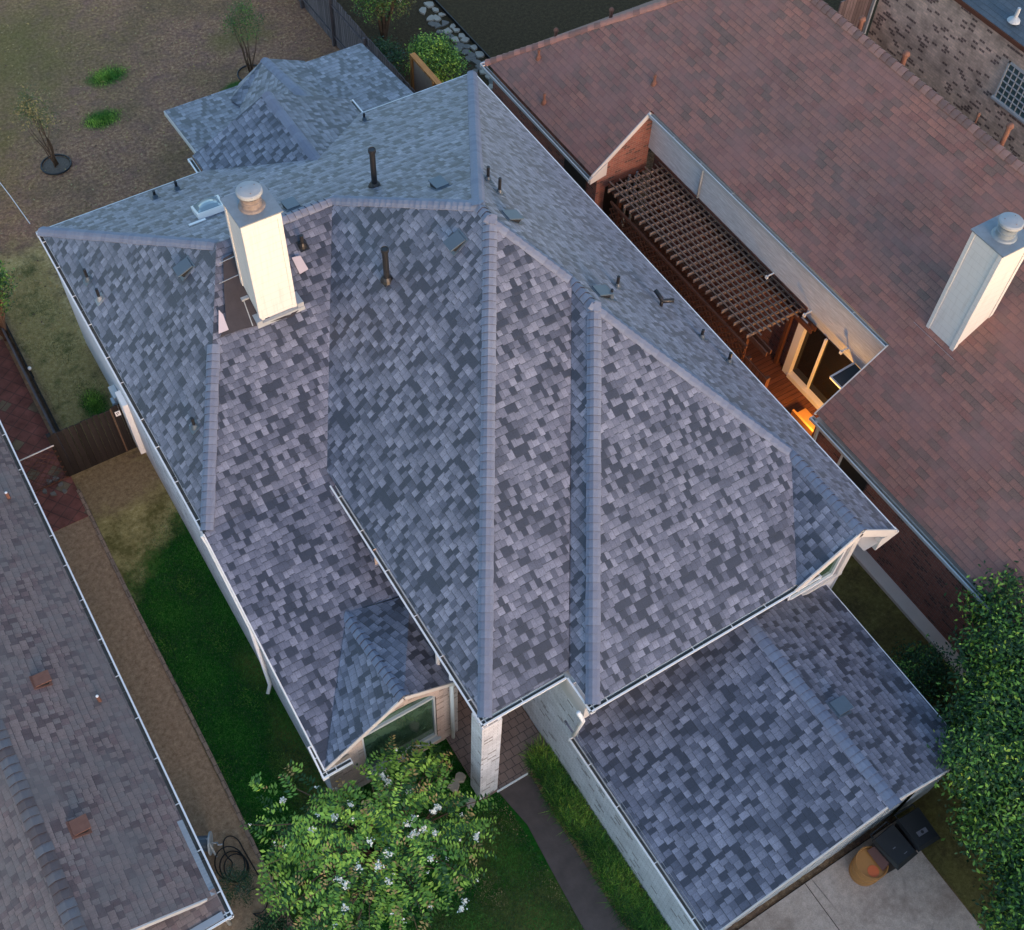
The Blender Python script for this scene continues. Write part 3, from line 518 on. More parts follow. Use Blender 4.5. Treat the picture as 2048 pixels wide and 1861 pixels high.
def hood(c, pl, w=.31, parent=H, mat=None, l=.37, h=.15):
    "slant-back roof louvre: flange, sloping hood, open throat on the downhill side"
    b = onp(*c, PL[pl]); n = np.array(PL[pl][3:], float); n /= np.linalg.norm(n); u = np.cross((0, 0, 1.), n); u /= np.linalg.norm(u); v = np.cross(n, u)
    q = lambda a, c2, z: b + u * a + v * c2 + n * z
    m = MB(); m.hexa([q(-w * .62, -l * .6, -.01), q(w * .62, -l * .6, -.01), q(w * .62, l * .62, -.01), q(-w * .62, l * .62, -.01)], [q(-w * .62, -l * .6, .012), q(w * .62, -l * .6, .012), q(w * .62, l * .62, .012), q(-w * .62, l * .62, .012)])
    m.hexa([q(-w * .5, -l * .5, h - .03), q(w * .5, -l * .5, h - .03), q(w * .5, l * .5, .012), q(-w * .5, l * .5, .012)], [q(-w * .5, -l * .5, h), q(w * .5, -l * .5, h), q(w * .5, l * .5, .04), q(-w * .5, l * .5, .04)])
    o = m.build('roof_vent', mat or M['vent_metal'], parent); m = MB()
    for s in (-1, 1): m = MB().hexa([q(s * w * .49, -l * .36, .012), q(s * w * .46, -l * .36, .012), q(s * w * .46, l * .45, .012), q(s * w * .49, l * .45, .012)], [q(s * w * .49, -l * .36, h - .05), q(s * w * .46, -l * .36, h - .05), q(s * w * .46, l * .45, .02), q(s * w * .49, l * .45, .02)]); m.build('cheek', M['black'], o)
    MB().hexa([q(-w * .48, -l * .38, .012), q(w * .48, -l * .38, .012), q(w * .48, -l * .3, .012), q(-w * .48, -l * .3, .012)], [q(-w * .48, -l * .38, h - .04), q(w * .48, -l * .38, h - .04), q(w * .48, -l * .3, h - .05), q(-w * .48, -l * .3, h - .05)]).build('throat', M['black'], o); return o
hood((371, 537), 'W'); hood((913, 485), 'L'); hood((879, 372), 'B'); hood((1021, 436), 'R'); hood((1201, 587), 'R'); hood((583, 414), 'B'); hood((1678, 1416), 'GR')
# skylight
P = [onp(*q, PL['B']) for q in ((385, 424), (440, 400), (452, 421), (398, 440))]; n = np.array((0, B, 1.)); n /= np.linalg.norm(n)
m = MB(); m.hexa([p - n * .02 for p in P], [p + n * .13 for p in P]); SK = m.build('skylight', M['white'], H)
c = sum(P) / 4; V = []; m = MB(); N_ = 8
dome = lambda a, b_: (P[0] * (1 - a) * (1 - b_) + P[1] * a * (1 - b_) + P[2] * a * b_ + P[3] * (1 - a) * b_)
for i in range(N_):
    for j in range(N_):
        fq = lambda i, j: dome(.07 + .86 * i / N_, .07 + .86 * j / N_) + n * (.135 + .14 * (math.sin(math.pi * i / N_) * math.sin(math.pi * j / N_)) ** .5)
        m.face([fq(i, j), fq(i + 1, j), fq(i + 1, j + 1), fq(i, j + 1)])
m.build('dome', NT('skylight_acrylic').done((.22, .30, .34), .15, .8), SK, smooth=True)
for q in ((395, 446),): p = onp(*q, PL['B']); MB().box(p + (-.2, -.03, 0), p + (.2, .03, .03)).build('flashing', M['white'], H)
# unfinished patches of dark underlay round the chimney, with pale membrane scraps
def patch(pts, pl, mat, name, z=.022):
    n = np.array(PL[pl][3:], float); n /= np.linalg.norm(n); Pq = [onp(*q, PL[pl]) for q in pts]; c = sum(Pq) / len(Pq); return MB().hexa([p + n * (z - .012) for p in Pq], [p + n * z for p in Pq]).build(name, mat, H)
patch([(446, 520), (480, 500), (500, 560), (540, 640), (580, 632), (600, 610), (604, 616), (585, 634), (520, 652), (478, 662), (440, 676), (452, 650), (448, 590)], 'U', M['felt'], 'underlay', .07)
patch([(583, 518), (600, 514), (616, 541), (599, 551)], 'U', M['paper'], 'membrane_scrap', .075)
patch([(437, 622), (446, 632), (457, 662), (437, 670)], 'U', M['paper'], 'membrane_scrap', .079)
for q0, q1 in (((440, 533), (470, 519)), ((440, 573), (478, 556)), ((486, 600), (507, 658))):
    a, b_ = onp(*q0, PL['U']), onp(*q1, PL['U']); MB().bar(a + (0, 0, .09), b_ + (0, 0, .09), .02, .01).build('flashing', M['white_dirty'], H)
# ---- chimney
def chimney(x0, y0, x1, y1, zb, zt, parent, capz=.0, rusty=True, thick=.05):
    m = MB(); m.box((x0, y0, zb), (x1, y1, zt - .02)); C_ = m.build('chimney', M['chase'], parent)
    t = MB(); q = .09
    for (a, b_, c2, d2) in ((x0, y0, x0 + q, y0), (x1 - q, y0, x1, y0)): t.box((a, y0 - .02, zb), (c2, y0 - .001, zt - .02))
    for (a, c2) in ((y0, y0 + q), (y1 - q, y1)): t.box((x0 - .02, a - (.02 if a == y0 else 0), zb), (x0 - .001, c2, zt - .02))
    t.box((x0 + q, y0 - .02, zt - .16), (x1 - q, y0 - .001, zt - .02)); t.build('corner_trim', M['chase'], C_, bevel=.004)
    tc = MB(); e = .045; tc.hexa([(x0 - e, y0 - e, zt - .03), (x1 + e, y0 - e, zt - .03), (x1 + e, y1 + e, zt - .03), (x0 - e, y1 + e, zt - .03)], [(x0 - e, y0 - e, zt), (x1 + e, y0 - e, zt), (x1 + e, y1 + e, zt), (x0 - e, y1 + e, zt)]); tc.build('chase_cover', M['galv'], C_)
    cx, cy = (x0 + x1) / 2, (y0 + y1) / 2 + (-.02); k = MB()
    k.lathe((cx, cy, zt), [(.27, 0), (.245, .03), (.205, .05), (.20, .14), (.215, .15), (.215, .17), (.20, .18), (.20, .27), (.165, .275), (.165, .33)], 28)
    k.lathe((cx, cy, zt + .36), [(.22, -.03), (.25, -.02), (.25, .03), (.24, .05), (.12, .065), (.03, .07), (.001, .071)], 28); F_ = k.build('flue_cap', M['rusty'] if rusty else M['galv'], C_)
    k = MB(); k.lathe((cx, cy, zt + .372), [(.258, -.03), (.264, -.01), (.26, .03), (.235, .052), (.12, .07), (.03, .075), (.001, .076)], 36); k.build('cap_lid', M['white_dirty'], F_)
    k = MB()
    for a in (20, 140, 260): k.lathe((cx + .15 * math.cos(math.radians(a)), cy + .15 * math.sin(math.radians(a)), zt + .432), [(.014, 0), (.012, .012), (.001, .014)], 8)
    k.build('rivets', M['rusty'], F_); return C_
CH = chimney(4.86, 16.68, 5.70, 17.52, 5.0, 8.57, H)
m = MB(); m.box((4.74, 16.58, 5.68), (5.85, 16.66, 5.8)).box((4.74, 16.58, 5.8), (4.86, 16.9, 5.88)).box((5.7, 16.6, 5.78), (5.84, 16.95, 5.92)).box((4.68, 17.15, 5.9), (4.85, 17.35, 6.08)); m.build('flashing', M['white_dirty'], CH)
# ================================================================ RED-ROOFED NEIGHBOUR (right)
K = empty('red_roof_house', (21, 8, 0), 'dark brick house on the right under a broad plain red-brown shingle roof', 'house')
rx0, rz0, rxr, rzr = 15.6, 2.7, 21.12, 7.3; zRL = lambda x: rz0 + S8 * (x - rx0)
PL['RL'] = (rx0, 0, rz0, -S8, 0, 1); n0, n1, nx = 10.06, 19.56, 17.47; xe = rx0 + .1; yE = 25.33 - .1
r = MB(); r.face([(xe, yE, zRL(xe)), (xe, n1, zRL(xe)), (nx, n1, zRL(nx)), (nx, n0, zRL(nx)), (xe, n0, zRL(xe)), (xe, -3, zRL(xe)), (rxr, -3, rzr), (rxr, 25.33 - 5.52, rzr)])
r.face([(xe, yE, zRL(xe)), (rxr, 25.33 - 5.52, rzr), (26.54, yE, 2.78)]); r.face([(26.54, yE, 2.78), (rxr, 25.33 - 5.52, rzr), (rxr, -3, rzr), (26.54, -3, 2.78)])
for k, f in enumerate(r.f):
    P_ = [np.array(r.v[j]) for j in f]; nn = sum(np.cross(P_[i], P_[(i + 1) % len(P_)]) for i in range(len(P_)))
    if nn[2] < 0: r.f[k] = f[::-1]
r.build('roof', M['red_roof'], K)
caps('ridge_cap', (rxr, -3, rzr), (rxr, 19.8, rzr), (-1, 0, -S8), (1, 0, -S8), M['red_cap'], K, e=.2, w=.16, lift=.045); caps('ridge_cap', (xe, yE, zRL(xe)), (rxr, 19.81, rzr), (-1, 0, -S8), (0, 1, -S8), M['red_cap'], K, e=.2, w=.14, lift=.03)
gg = dict(parent=K, mat=M['bluegrey'], strap=0, w=.13)
gutter((15.57, 25.33, 2.66), (15.57, n1 - .03, 2.66), (-1, 0, 0), **gg); gutter((15.57, n0 + .03, 2.66), (15.57, -3, 2.66), (-1, 0, 0), **gg); gutter((17.36, n1 - .02, 4.2), (17.36, n0 + .02, 4.2), (-1, 0, 0), strap=2.2, parent=K, mat=M['bluegrey'], w=.12); gutter((15.6, 25.36, 2.66), (26.6, 25.36, 2.66), (0, 1, 0), parent=K, strap=0)
def quad(a, b, c, d, name, mat, parent=None, **kw): return MB().face([a, b, c, d]).build(name, mat, parent, **kw)
quad((15.9, n0, 0), (15.9, -3, 0), (15.9, -3, 2.85), (15.9, n0, 2.85), 'wall', M['red_brick'], K); quad((15.9, 25.1, 0), (15.9, n1, 0), (15.9, n1, 2.85), (15.9, 25.1, 2.85), 'wall', M['red_brick'], K)
quad((15.6, n0 - .02, 2.55), (15.9, n0 - .02, 2.55), (15.9, -3, 2.55), (15.6, -3, 2.55), 'soffit', M['trim'], K)
w = MB(); w.face([(17.6, n1, 2.1), (15.9, n1, 2.1), (15.9, n1, 2.85), (17.5, n1, 4.2), (17.6, n1, 4.2)][::-1]); w.face([(15.9, n1, 0), (16.22, n1, 0), (16.22, n1, 2.1), (15.9, n1, 2.1)]); w.build('wall', M['red_brick'], K)
w = MB(); w.face([(15.9, n0, 0), (17.85, n0, 0), (17.85, n0, 2.95), (17.5, n0, 4.2), (15.9, n0, 2.9)][::-1]); w.build('wall', M['red_brick'], K)
MB().box((16.22, 19.9, .16), (17.8, 19.95, 2.1)).build('door', M['black'], K); MB().box((17.02, 19.52, .2), (17.07, 19.58, 2.2)).box((17.28, 19.52, .2), (17.33, 19.58, 2.2)).build('door_frame', M['bluegrey'], K)
quad((17.58, n1, 2.95), (17.58, n0, 2.95), (17.58, n0, 4.22), (17.58, n1, 4.22), 'wall', M['siding'], K); quad((17.58, n1, 2.95), (17.85, n1, 2.95), (17.85, n0, 2.95), (17.58, n0, 2.95), 'soffit', M['trim'], K)
quad((17.87, n1, 0), (17.87, 12.85, 0), (17.87, 12.85, 2.95), (17.87, n1, 2.95), 'wall', M['red_brick'], K); quad((17.87, 12.85, 2.3), (17.87, n0, 2.3), (17.87, n0, 2.95), (17.87, 12.85, 2.95), 'wall', M['siding'], K)
D = MB(); D.box((17.70, 12.62, .16), (17.86, 12.85, 2.3)).box((17.66, n0 + .02, .16), (17.84, 12.62, .30)).box((17.78, 11.92, .30), (17.84, 11.98, 2.3)).box((17.78, n0 + .02, .3), (17.84, n0 + .12, 2.3)); D = D.build('sliding_door', M['white'], K)
quad((17.845, 12.62, .3), (17.845, 11.98, .3), (17.845, 11.98, 2.3), (17.845, 12.62, 2.3), 'pane', M['glass'], D); quad((17.84, 11.92, .3), (17.84, n0, .3), (17.84, n0, 2.3), (17.84, 11.92, 2.3), 'pane', M['glass'], D)
A_ = MB(); A_.bar((17.1, 10.96, 2.28), (17.86, 10.96, 2.36), .05, .05).bar((17.1, 10.96, 2.28), (17.1, 10.1, 2.28), .05, .05); A_ = A_.build('awning', M['white'], K); quad((17.1, 10.1, 2.29), (17.86, 10.1, 2.36), (17.86, 10.96, 2.36), (17.1, 10.96, 2.29), 'awning_sheet', NT('dark_blue_sheet').done((.035, .06, .075), .35, .6), A_)
for y in (12.5, 11.1, 14.0): MB().box((17.35, y, 2.94), (17.6, y + .03, 2.97)).box((17.33, y - .02, 2.88), (17.38, y + .05, 2.97)).build('hook', M['white'], K)
rake((xe, n1 - .01, zRL(xe)), (nx, n1 - .01, zRL(nx)), .13, .03, M['trim'], K); rake((xe, n0 + .01, zRL(xe)), (nx, n0 + .01, zRL(nx)), .13, .03, M['trim'], K)
MB().hexa([(15.62, n1 - .06, 2.5), (16.15, n1 - .06, 2.62), (16.15, n1 + .02, 2.62), (15.62, n1 + .02, 2.5)], [(15.62, n1 - .06, 2.68), (16.15, n1 - .06, 3.05), (16.15, n1 + .02, 3.05), (15.62, n1 + .02, 2.68)]).build('eave_return', M['trim'], K)
MB().box((15.86, 8.15, .4), (15.895, 9.0, 2.35)).build('side_door', M['black'], K); MB().box((15.84, 9.0, .4), (15.895, 9.06, 2.4)).build('door_frame', M['trim'], K); MB().box((15.86, 20.0, .4), (15.895, 21.1, 2.3)).build('window', M['black'], K)
spout([(15.66, 9.95, 2.6), (15.8, 9.9, 2.4), (15.84, 9.85, .1)], K, mat=M['bluegrey']); spout([(17.45, 17.3, 4.15), (17.54, 17.25, 3.95), (17.55, 17.25, 2.95)], K, .03, M['bluegrey'])
chimney(18.13, 8.93, 19.0, 9.78, 4.3, 7.83, K, rusty=False); MB().box((18.02, 8.75, 4.62), (18.12, 10.05, 4.72)).box((18.0, 8.6, 4.6), (18.05, 8.8, 4.66)).build('flashing', M['white_dirty'], K)
def rpipe(base, top, tall=None, r=.035):
    b = onp(*base, PL['RL']); zt = up_z(b, *top); m = MB(); m.tube([b - (0, 0, .1), (b[0], b[1], max(zt, b[2] + .2))], r, 10); m.lathe((b[0], b[1], max(zt, b[2] + .2) - .02), [(r * 1.3, 0), (r * 1.3, .04), (.001, .05)], 10); o = m.build('vent_pipe', M['tan_vent'], K)
    MB().lathe(b, [(r * 2.6, -.05), (r * 2.2, .03), (r, .1)], 12).build('pipe_boot', M['tan_vent'], o)
for q in (((1077, 116), (1078, 101)), ((1088, 205), (1089, 189)), ((1308, 167), (1309.5, 151))): rpipe(*q)
for x, y, z, hh, rr in ((17.35, 24.05, 3.75, .22, .05), (18.5, 23.05, 4.6, .25, .05), (21.55, 16.9, 6.95, .32, .06), (21.6, 15.35, 6.9, .34, .07), (21.45, 12.75, 7.0, .3, .025), (21.42, 11.88, 7.0, .62, .06)):
    o = MB().tube([(x, y, z - .4), (x, y, z + hh)], rr, 12).lathe((x, y, z + hh), [(rr * 1.5, 0), (rr * 1.5, .05), (rr * .8, .1), (.001, .11)], 12).build('vent_pipe', M['tan_vent'], K)
# wall lantern under the eave: the only lamp that is lit
LN = MB(); LN.box((16.45, n0 + .002, 1.45), (16.57, n0 + .03, 1.75)).bar((16.51, n0, 1.72), (16.51, n0 + .24, 1.72), .26, .02); LN = LN.build('wall_lantern', M['black'], K)
em = NT('lit_bulb'); em.done((1, .6, .2), .5, .1, 0, **{'Emission Color': (1, .45, .10, 1), 'Emission Strength': 30.0}); MB().lathe((16.51, n0 + .14, 1.55), [(.001, 0), (.03, .02), (.035, .06), (.02, .11), (.001, .12)], 10).build('bulb', em.mat, LN, smooth=True)
lp = bpy.data.lights.new('lantern_light', 'POINT'); lo = bpy.data.objects.new('lantern_light', lp); COL.objects.link(lo); lo.location = (16.51, n0 + .22, 1.5); lp.energy = 65; lp.color = (1, .48, .10); lp.shadow_soft_size = .08
# bench below the lantern
Bn = empty('storage_bench', (16.85, 10.8, .16), 'wooden bench glowing orange in lamplight at the deck corner', 'bench')
MB().box((16.62, 10.15, .56), (17.1, 11.3, .62)).build('seat', M['bench'], Bn, bevel=.006); MB().box((16.56, 10.15, .16), (16.62, 11.3, .9)).build('backrest', M['bench'], Bn, bevel=.006)
for x, y in ((16.68, 10.2), (17.04, 10.2), (16.68, 11.24), (17.04, 11.24)): MB().box((x - .04, y - .04, .16), (x + .04, y + .04, .56)).build('leg', M['bench'], Bn)
# boundary fence of the courtyard
Fc = empty('courtyard_fence', (15.95, 12.3, 0), 'short red-brown board fence at the open end of the pergola', 'fence'); MB().box((15.93, 11.9, .16), (15.97, 12.8, 1.9)).build('board_panel', boards('red_brown_boards', (.15, .055, .028), .14), Fc)
for y in (11.95, 12.7): MB().box((15.97, y - .045, .16), (16.06, y + .045, 1.9)).build('post', M['lattice'], Fc)
# ================================================================ PERGOLA
G = empty('pergola', (17.05, 16, .16), 'weathered slatted timber pergola filling the courtyard of the red-roofed house', 'pergola')
for x, y in ((16.25, 13.15), (17.72, 13.15), (16.25, 18.9), (17.72, 18.9)): MB().box((x - .05, y - .05, .16), (x + .05, y + .05, 2.26)).build('post', M['lattice'], G)
for x in (16.18, 16.32, 17.66, 17.8): MB().box((x - .02, 12.35, 2.2), (x + .02, 19.35, 2.36)).build('beam', M['lattice'], G)
NR = 26
for k in range(NR):
    y = 12.98 + k * (19.1 - 12.98) / (NR - 1); MB().box((15.98 + random.uniform(-.03, .03), y - .014, 2.38), (17.9, y + .014, 2.49)).build('rafter', M['pergola'], G)
for k in range(12):
    x = 16.14 + k * .152 + random.uniform(-.008, .008); j = random.uniform(-.1, .1); MB().hexa([(x - .013, 12.85 + j, 2.492), (x + .013, 12.85 + j, 2.492), (x + .013 + j * .15, 19.25 + j, 2.492), (x - .013 + j * .15, 19.25 + j, 2.492)], [(x - .013, 12.85 + j, 2.53), (x + .013, 12.85 + j, 2.53), (x + .013 + j * .15, 19.25 + j, 2.53), (x - .013 + j * .15, 19.25 + j, 2.53)]).build('slat', M['pergola'], G)
m = MB(); yy = 12.95
for s in (1, -1):
    for k in range(-9, 30):
        y0 = 12.9 + k * .21; a, b_ = (y0, .2), (y0 + 1.85 * .9, 2.05)
        lo_, hi_ = 0., 1.
        f = lambda t: (a[0] + (b_[0] - a[0]) * t, a[1] + (b_[1] - a[1]) * t)
        t0 = max(0, (12.9 - a[0]) / (b_[0] - a[0])); t1 = min(1, (19.0 - a[0]) / (b_[0] - a[0]))
        if t1 - t0 < .05: continue
        p, q = f(t0), f(t1)
        if s < 0: p = (p[0], 2.25 - p[1]); q = (q[0], 2.25 - q[1])
        m.bar((16.03 + .008 * s, p[0], p[1]), (16.03 + .008 * s, q[0], q[1]), .035, .014, up=(1, 0, 0))
m.box((16.0, 12.9, 2.05), (16.06, 19.0, 2.12)).box((16.0, 12.9, .17), (16.06, 19.0, .24)); m.build('lattice_panel', M['lattice'], G)
# ================================================================ BROWN-ROOFED NEIGHBOUR (left)
L_ = empty('brown_roof_house', (-3.4, 14, 0), 'low house at the left edge under a faded brown-grey shingle roof', 'house')
lx, lz, lr = -.84, 2.3, -3.22; zLL = lambda x: lz + .45 * (lx - x); PL['LL'] = (lx, 0, lz, .45, 0, 1); lrz = zLL(lr); yG = 7.35
r = MB(); r.face([(lx - .1, yG, zLL(lx - .1)), (lx - .1, 27, zLL(lx - .1)), (lr, 27, lrz), (lr, yG, lrz)]); r.face([(lr, yG, lrz), (lr, 27, lrz), (-5.8, 27, 2.2), (-5.8, yG, 2.2)]); r.face([(lx - .1, 6.98, 2.24), (lx - .1, yG + .1, 2.4), (-2.3, yG + .1, 2.42), (-2.3, 6.98, 2.24)])
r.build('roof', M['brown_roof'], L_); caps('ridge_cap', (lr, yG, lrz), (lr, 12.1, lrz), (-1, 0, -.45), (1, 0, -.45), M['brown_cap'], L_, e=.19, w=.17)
caps('ridge_cap', (-3.9, 12.35, lrz - .1), (lr - .02, 12.15, lrz + .05), (0, -1, -.3), (0, 1, -.3), M['brown_cap'], L_, e=.22, w=.2)
gutter((lx, 27, 2.26), (lx, 6.85, 2.26), (1, 0, 0), L_, strap=1.0, endB=False); gutter((lx, 6.85, 2.26), (-2.6, 6.85, 2.26), (0, -1, 0), L_, strap=0, endA=False, mat=M['white'])
rake((-1.15, yG - .02, 2.44), (lr, yG - .02, lrz), .13, .03, M['trim'], L_); w = MB(); w.face([(-1.15, yG + .25, 0), (-5.6, yG + .25, 0), (-5.6, yG + .25, 2.2), (lr, yG + .25, lrz - .05), (-1.15, yG + .25, 2.35)][::-1]); w.face([(-1.15, 27, 0), (-1.15, yG + .25, 0), (-1.15, yG + .25, 2.3), (-1.15, 27, 2.3)][::-1]); w.build('wall', M['tan_brick'], L_)
spout([(-.95, 6.95, 2.2), (-1.05, 7.3, 1.9), (-1.05, 7.4, .1)], L_)
hood((82, 1362), 'LL', .26, L_, M['tan_vent'], .3, .15); hood((158, 1655), 'LL', .3, L_, M['tan_vent'], .3, .16)
b = onp(200, 1402, PL['LL']); o = MB().tube([b - (0, 0, .1), b + (0, 0, .22)], .035, 10).build('vent_pipe', M['tan_vent'], L_); MB().lathe(b + (0, 0, .22), [(.03, 0), (.03, .015), (.001, .03)], 10).build('pipe_cap', M['white'], o)
b = onp(18, 996, PL['LL']); o = MB().tube([b - (0, 0, .1), b + (0, 0, .2)], .04, 10).build('vent_pipe', M['tan_vent'], L_); MB().lathe(b + (0, 0, .2), [(.03, 0), (.03, .015), (.001, .03)], 10).build('pipe_cap', M['white'], o)
m = MB()
for k in range(26):
    y = 7.0 + .35 + k * .09 * .8; zz = 2.2
    if k < 22: m.hexa([(lx - .10, y, 2.265), (lx - .10 + .0, y + .09, 2.265), (lx - .2 - random.uniform(0, .05), y + .09, 2.30), (lx - .2 - random.uniform(0, .05), y, 2.30)], [(lx - .10, y, 2.36), (lx - .10, y + .09, 2.36), (lx - .2, y + .09, 2.395), (lx - .2, y, 2.395)])
m.box((lx - .16, 6.9, 2.25), (-2.4, 7.03, 2.29)); m.build('drip_flashing', M['white_dirty'], L_)
# ================================================================ SPECKLED-BRICK HOUSE (far right)
T = empty('speckled_brick_house', (30, 14, 0), 'tall speckled brick house with dark slate-blue roof in the top right corner', 'house')
w = MB(); w.face([(27.8, 21.4, 0), (27.8, -4, 0), (27.8, -4, 5.0), (27.8, 21.4, 5.0)]); w.face([(27.8, 21.4, 0), (27.8, 21.4, 5), (34, 21.4, 5), (34, 21.4, 0)]); w.build('wall', M['speckle_brick'], T)
MB().face([(27.5, -5, 5.0), (33, -5, 7.6), (33, 21.8, 7.6), (27.5, 21.8, 5.0)]).build('roof', M['blue_roof'], T); MB().box((27.48, -5, 4.86), (27.52, 21.8, 4.98)).build('fascia', M['lattice'], T)
m = MB(); m.box((27.74, 14.85, 2.95), (27.8, 14.9, 4.18)).box((27.74, 16.25, 2.95), (27.8, 16.3, 4.18)).box((27.74, 14.85, 4.13), (27.8, 16.3, 4.18)).box((27.70, 14.8, 2.9), (27.8, 16.34, 2.97))
for k in range(1, 7): m.box((27.75, 14.9 + k * .193 - .012, 2.97), (27.79, 14.9 + k * .193 + .012, 4.13))
for k in range(1, 6): m.box((27.752, 14.9, 2.97 + k * .193 - .012), (27.788, 16.25, 2.97 + k * .193 + .012))
Wn = m.build('glass_block_window', M['bluegrey'], T); quad((27.785, 16.25, 2.97), (27.785, 14.9, 2.97), (27.785, 14.9, 4.13), (27.785, 16.25, 4.13), 'pane', NT('glass_block').done((.07, .13, .13), .15, .8), Wn)
p = onp(2028, 42, (27.5, 0, 5.0, -.4727, 0, 1)); m = MB(); m.lathe(p, [(.2, 0), (.16, .05), (.06, .12), (.05, .4)], 12); m.build('vent_pipe', M['bluegrey'], T)
Sc = empty('board_screen', (27.2, 21.6, 0), 'tall grey board screen beside the corner of the speckled brick house', 'fence'); MB().box((26.3, 21.6, 0), (27.75, 21.64, 3.4)).build('board_panel', M['fence_grey'], Sc); MB().box((27.74, 21.5, 0), (27.8, 21.6, 3.5)).build('post', M['bluegrey'], Sc)
# ================================================================ FENCES
def merge(o, d=.0005):
    import bmesh
    b = bmesh.new(); b.from_mesh(o.data); bmesh.ops.remove_doubles(b, verts=b.verts, dist=d); b.to_mesh(o.data); b.free(); return o
def picket_fence(root, A, Bq, h, mat, t=.02, w=.14, rail=True, lean=.0, jit=.025, zb=0):
    A = np.array(A, float); Bq = np.array(Bq, float); L = np.linalg.norm(Bq - A); d = (Bq - A) / L; n = np.array([-d[1], d[0]]); k = int(L / w); w = L / k; m = MB()
    for i in range(k):
        p, q = A + d * w * i, A + d * w * (i + 1); hh = h + random.uniform(-jit, jit)
        lo = [(p[0], p[1], zb), (q[0], q[1], zb), (q[0] + n[0] * t, q[1] + n[1] * t, zb), (p[0] + n[0] * t, p[1] + n[1] * t, zb)]; off = d * .008; hi = [(v[0] + (off[0] if j in (0, 3) else -off[0]), v[1] + (off[1] if j in (0, 3) else -off[1]), hh) for j, v in enumerate(lo)]; m.hexa(lo, hi)
    merge(m.build('board_panel', mat, root))
    if rail:
        for z in (.35, h - .35): MB().bar((A[0] - n[0] * .025, A[1] - n[1] * .025, z), (Bq[0] - n[0] * .025, Bq[1] - n[1] * .025, z), .045, .085).build('rail', mat, root)
        for k in range(int(L / 2.4) + 1):
            p = A + d * min(L, k * 2.4) - n * .07; MB().box((p[0] - .045, p[1] - .045, zb), (p[0] + .045, p[1] + .045, h - .08)).build('post', mat, root)
BF = empty('backyard_fence', (13.75, 30, 0), 'long weathered grey board fence between the two back yards', 'fence'); picket_fence(BF, (13.72, 46), (13.72, 23.6), 1.88, M['fence_grey'])
SG = empty('side_gate_fence', (.95, 19.4, 0), 'dark stained board gate and panel across the side yard', 'gate'); picket_fence(SG, (0.0, 19.4), (1.5, 19.4), 1.78, M['fence_dark'], rail=False); 
picket_fence(SG, (1.53, 19.4), (1.88, 19.4), 1.84, M['fence_dark'], rail=False); MB().box((1.5, 19.385, 0), (1.53, 19.41, 1.8)).build('gate_stile', M['bark'], SG); MB().box((-.08, 19.38, 0), (.02, 19.5, 1.75)).build('post', M['fence_dark'], SG)
p = onp(236, 828, (0, 19.37, 0, 0, 1, 0)); sg = MB().box((p[0] - .065, 19.372, p[2] - .085), (p[0] + .065, 19.384, p[2] + .085)).build('sign_plate', M['white'], SG); q = p[2]
MB().bar((p[0] - .01, 19.37, q - .04), (p[0] - .035, 19.37, q + .03), .012, .006, up=(0, 1, 0)).bar((p[0] - .035, 19.37, q + .03), (p[0] + .02, 19.37, q + .045), .012, .006, up=(0, 1, 0)).bar((p[0] + .02, 19.37, q + .045), (p[0] + .02, 19.37, q - .01), .012, .006, up=(0, 1, 0)).build('arrow_mark', M['black'], sg)
TB = empty('timber_border', (.1, 22, 0), 'dark low timber border between the paver patio and the dry strip', 'border'); MB().box((.10, 19.45, 0), (.16, 27, .42)).build('outer_board', M['fence_grey'], TB); MB().box((.24, 19.6, 0), (.28, 27, .3)).build('inner_board', M['fence_dark'], TB)
WG = empty('wire_gate', (-.5, 19.36, 0), 'rusty wire mesh gate across the gap beside the dark board gate', 'gate'); MB().tube([(-1.05, 19.36, 1.38), (-.02, 19.36, 1.42)], .018, 8).build('top_rail', M['trim'], WG); MB().tube([(-1.05, 19.36, .06), (-.02, 19.36, .06)], .018, 8).build('bottom_rail', M['lattice'], WG)
m = MB()
for s in (1, -1):
    for k in range(-5, 6):
        a = np.array([-1.05 + k * .2, .06]); bq = a + np.array([1.2, 1.34]); t0 = max(0, (-1.05 - a[0]) / 1.2); t1 = min(1, (-.02 - a[0]) / 1.2)
        if t1 <= t0 + .03: continue
        p, q = a + (bq - a) * t0, a + (bq - a) * t1
        if s < 0: p = np.array([-1.07 - p[0], p[1]]); q = np.array([-1.07 - q[0], q[1]])
        m.tube([(p[0], 19.36 + .004 * s, p[1]), (q[0], 19.36 + .004 * s, q[1])], .006, 5)
m.build('wire_mesh', M['lattice'], WG)
CP = empty('cedar_screen', (14.55, 26.8, 0), 'new orange cedar-framed screen panel beside the leafy green shrub', 'screen'); MB().box((14.5, 25.3, 0.1), (14.53, 27.55, 1.86)).build('sheet', M['cedar_inner'], CP)
for a, b_ in (((14.44, 25.2, 1.84), (14.62, 27.66, 1.92)), ((14.44, 27.55, 0), (14.6, 27.66, 1.84)), ((14.42, 26.15, 0), (14.5, 26.25, 1.84))): MB().box(a, b_).build('frame_board', M['cedar'], CP)
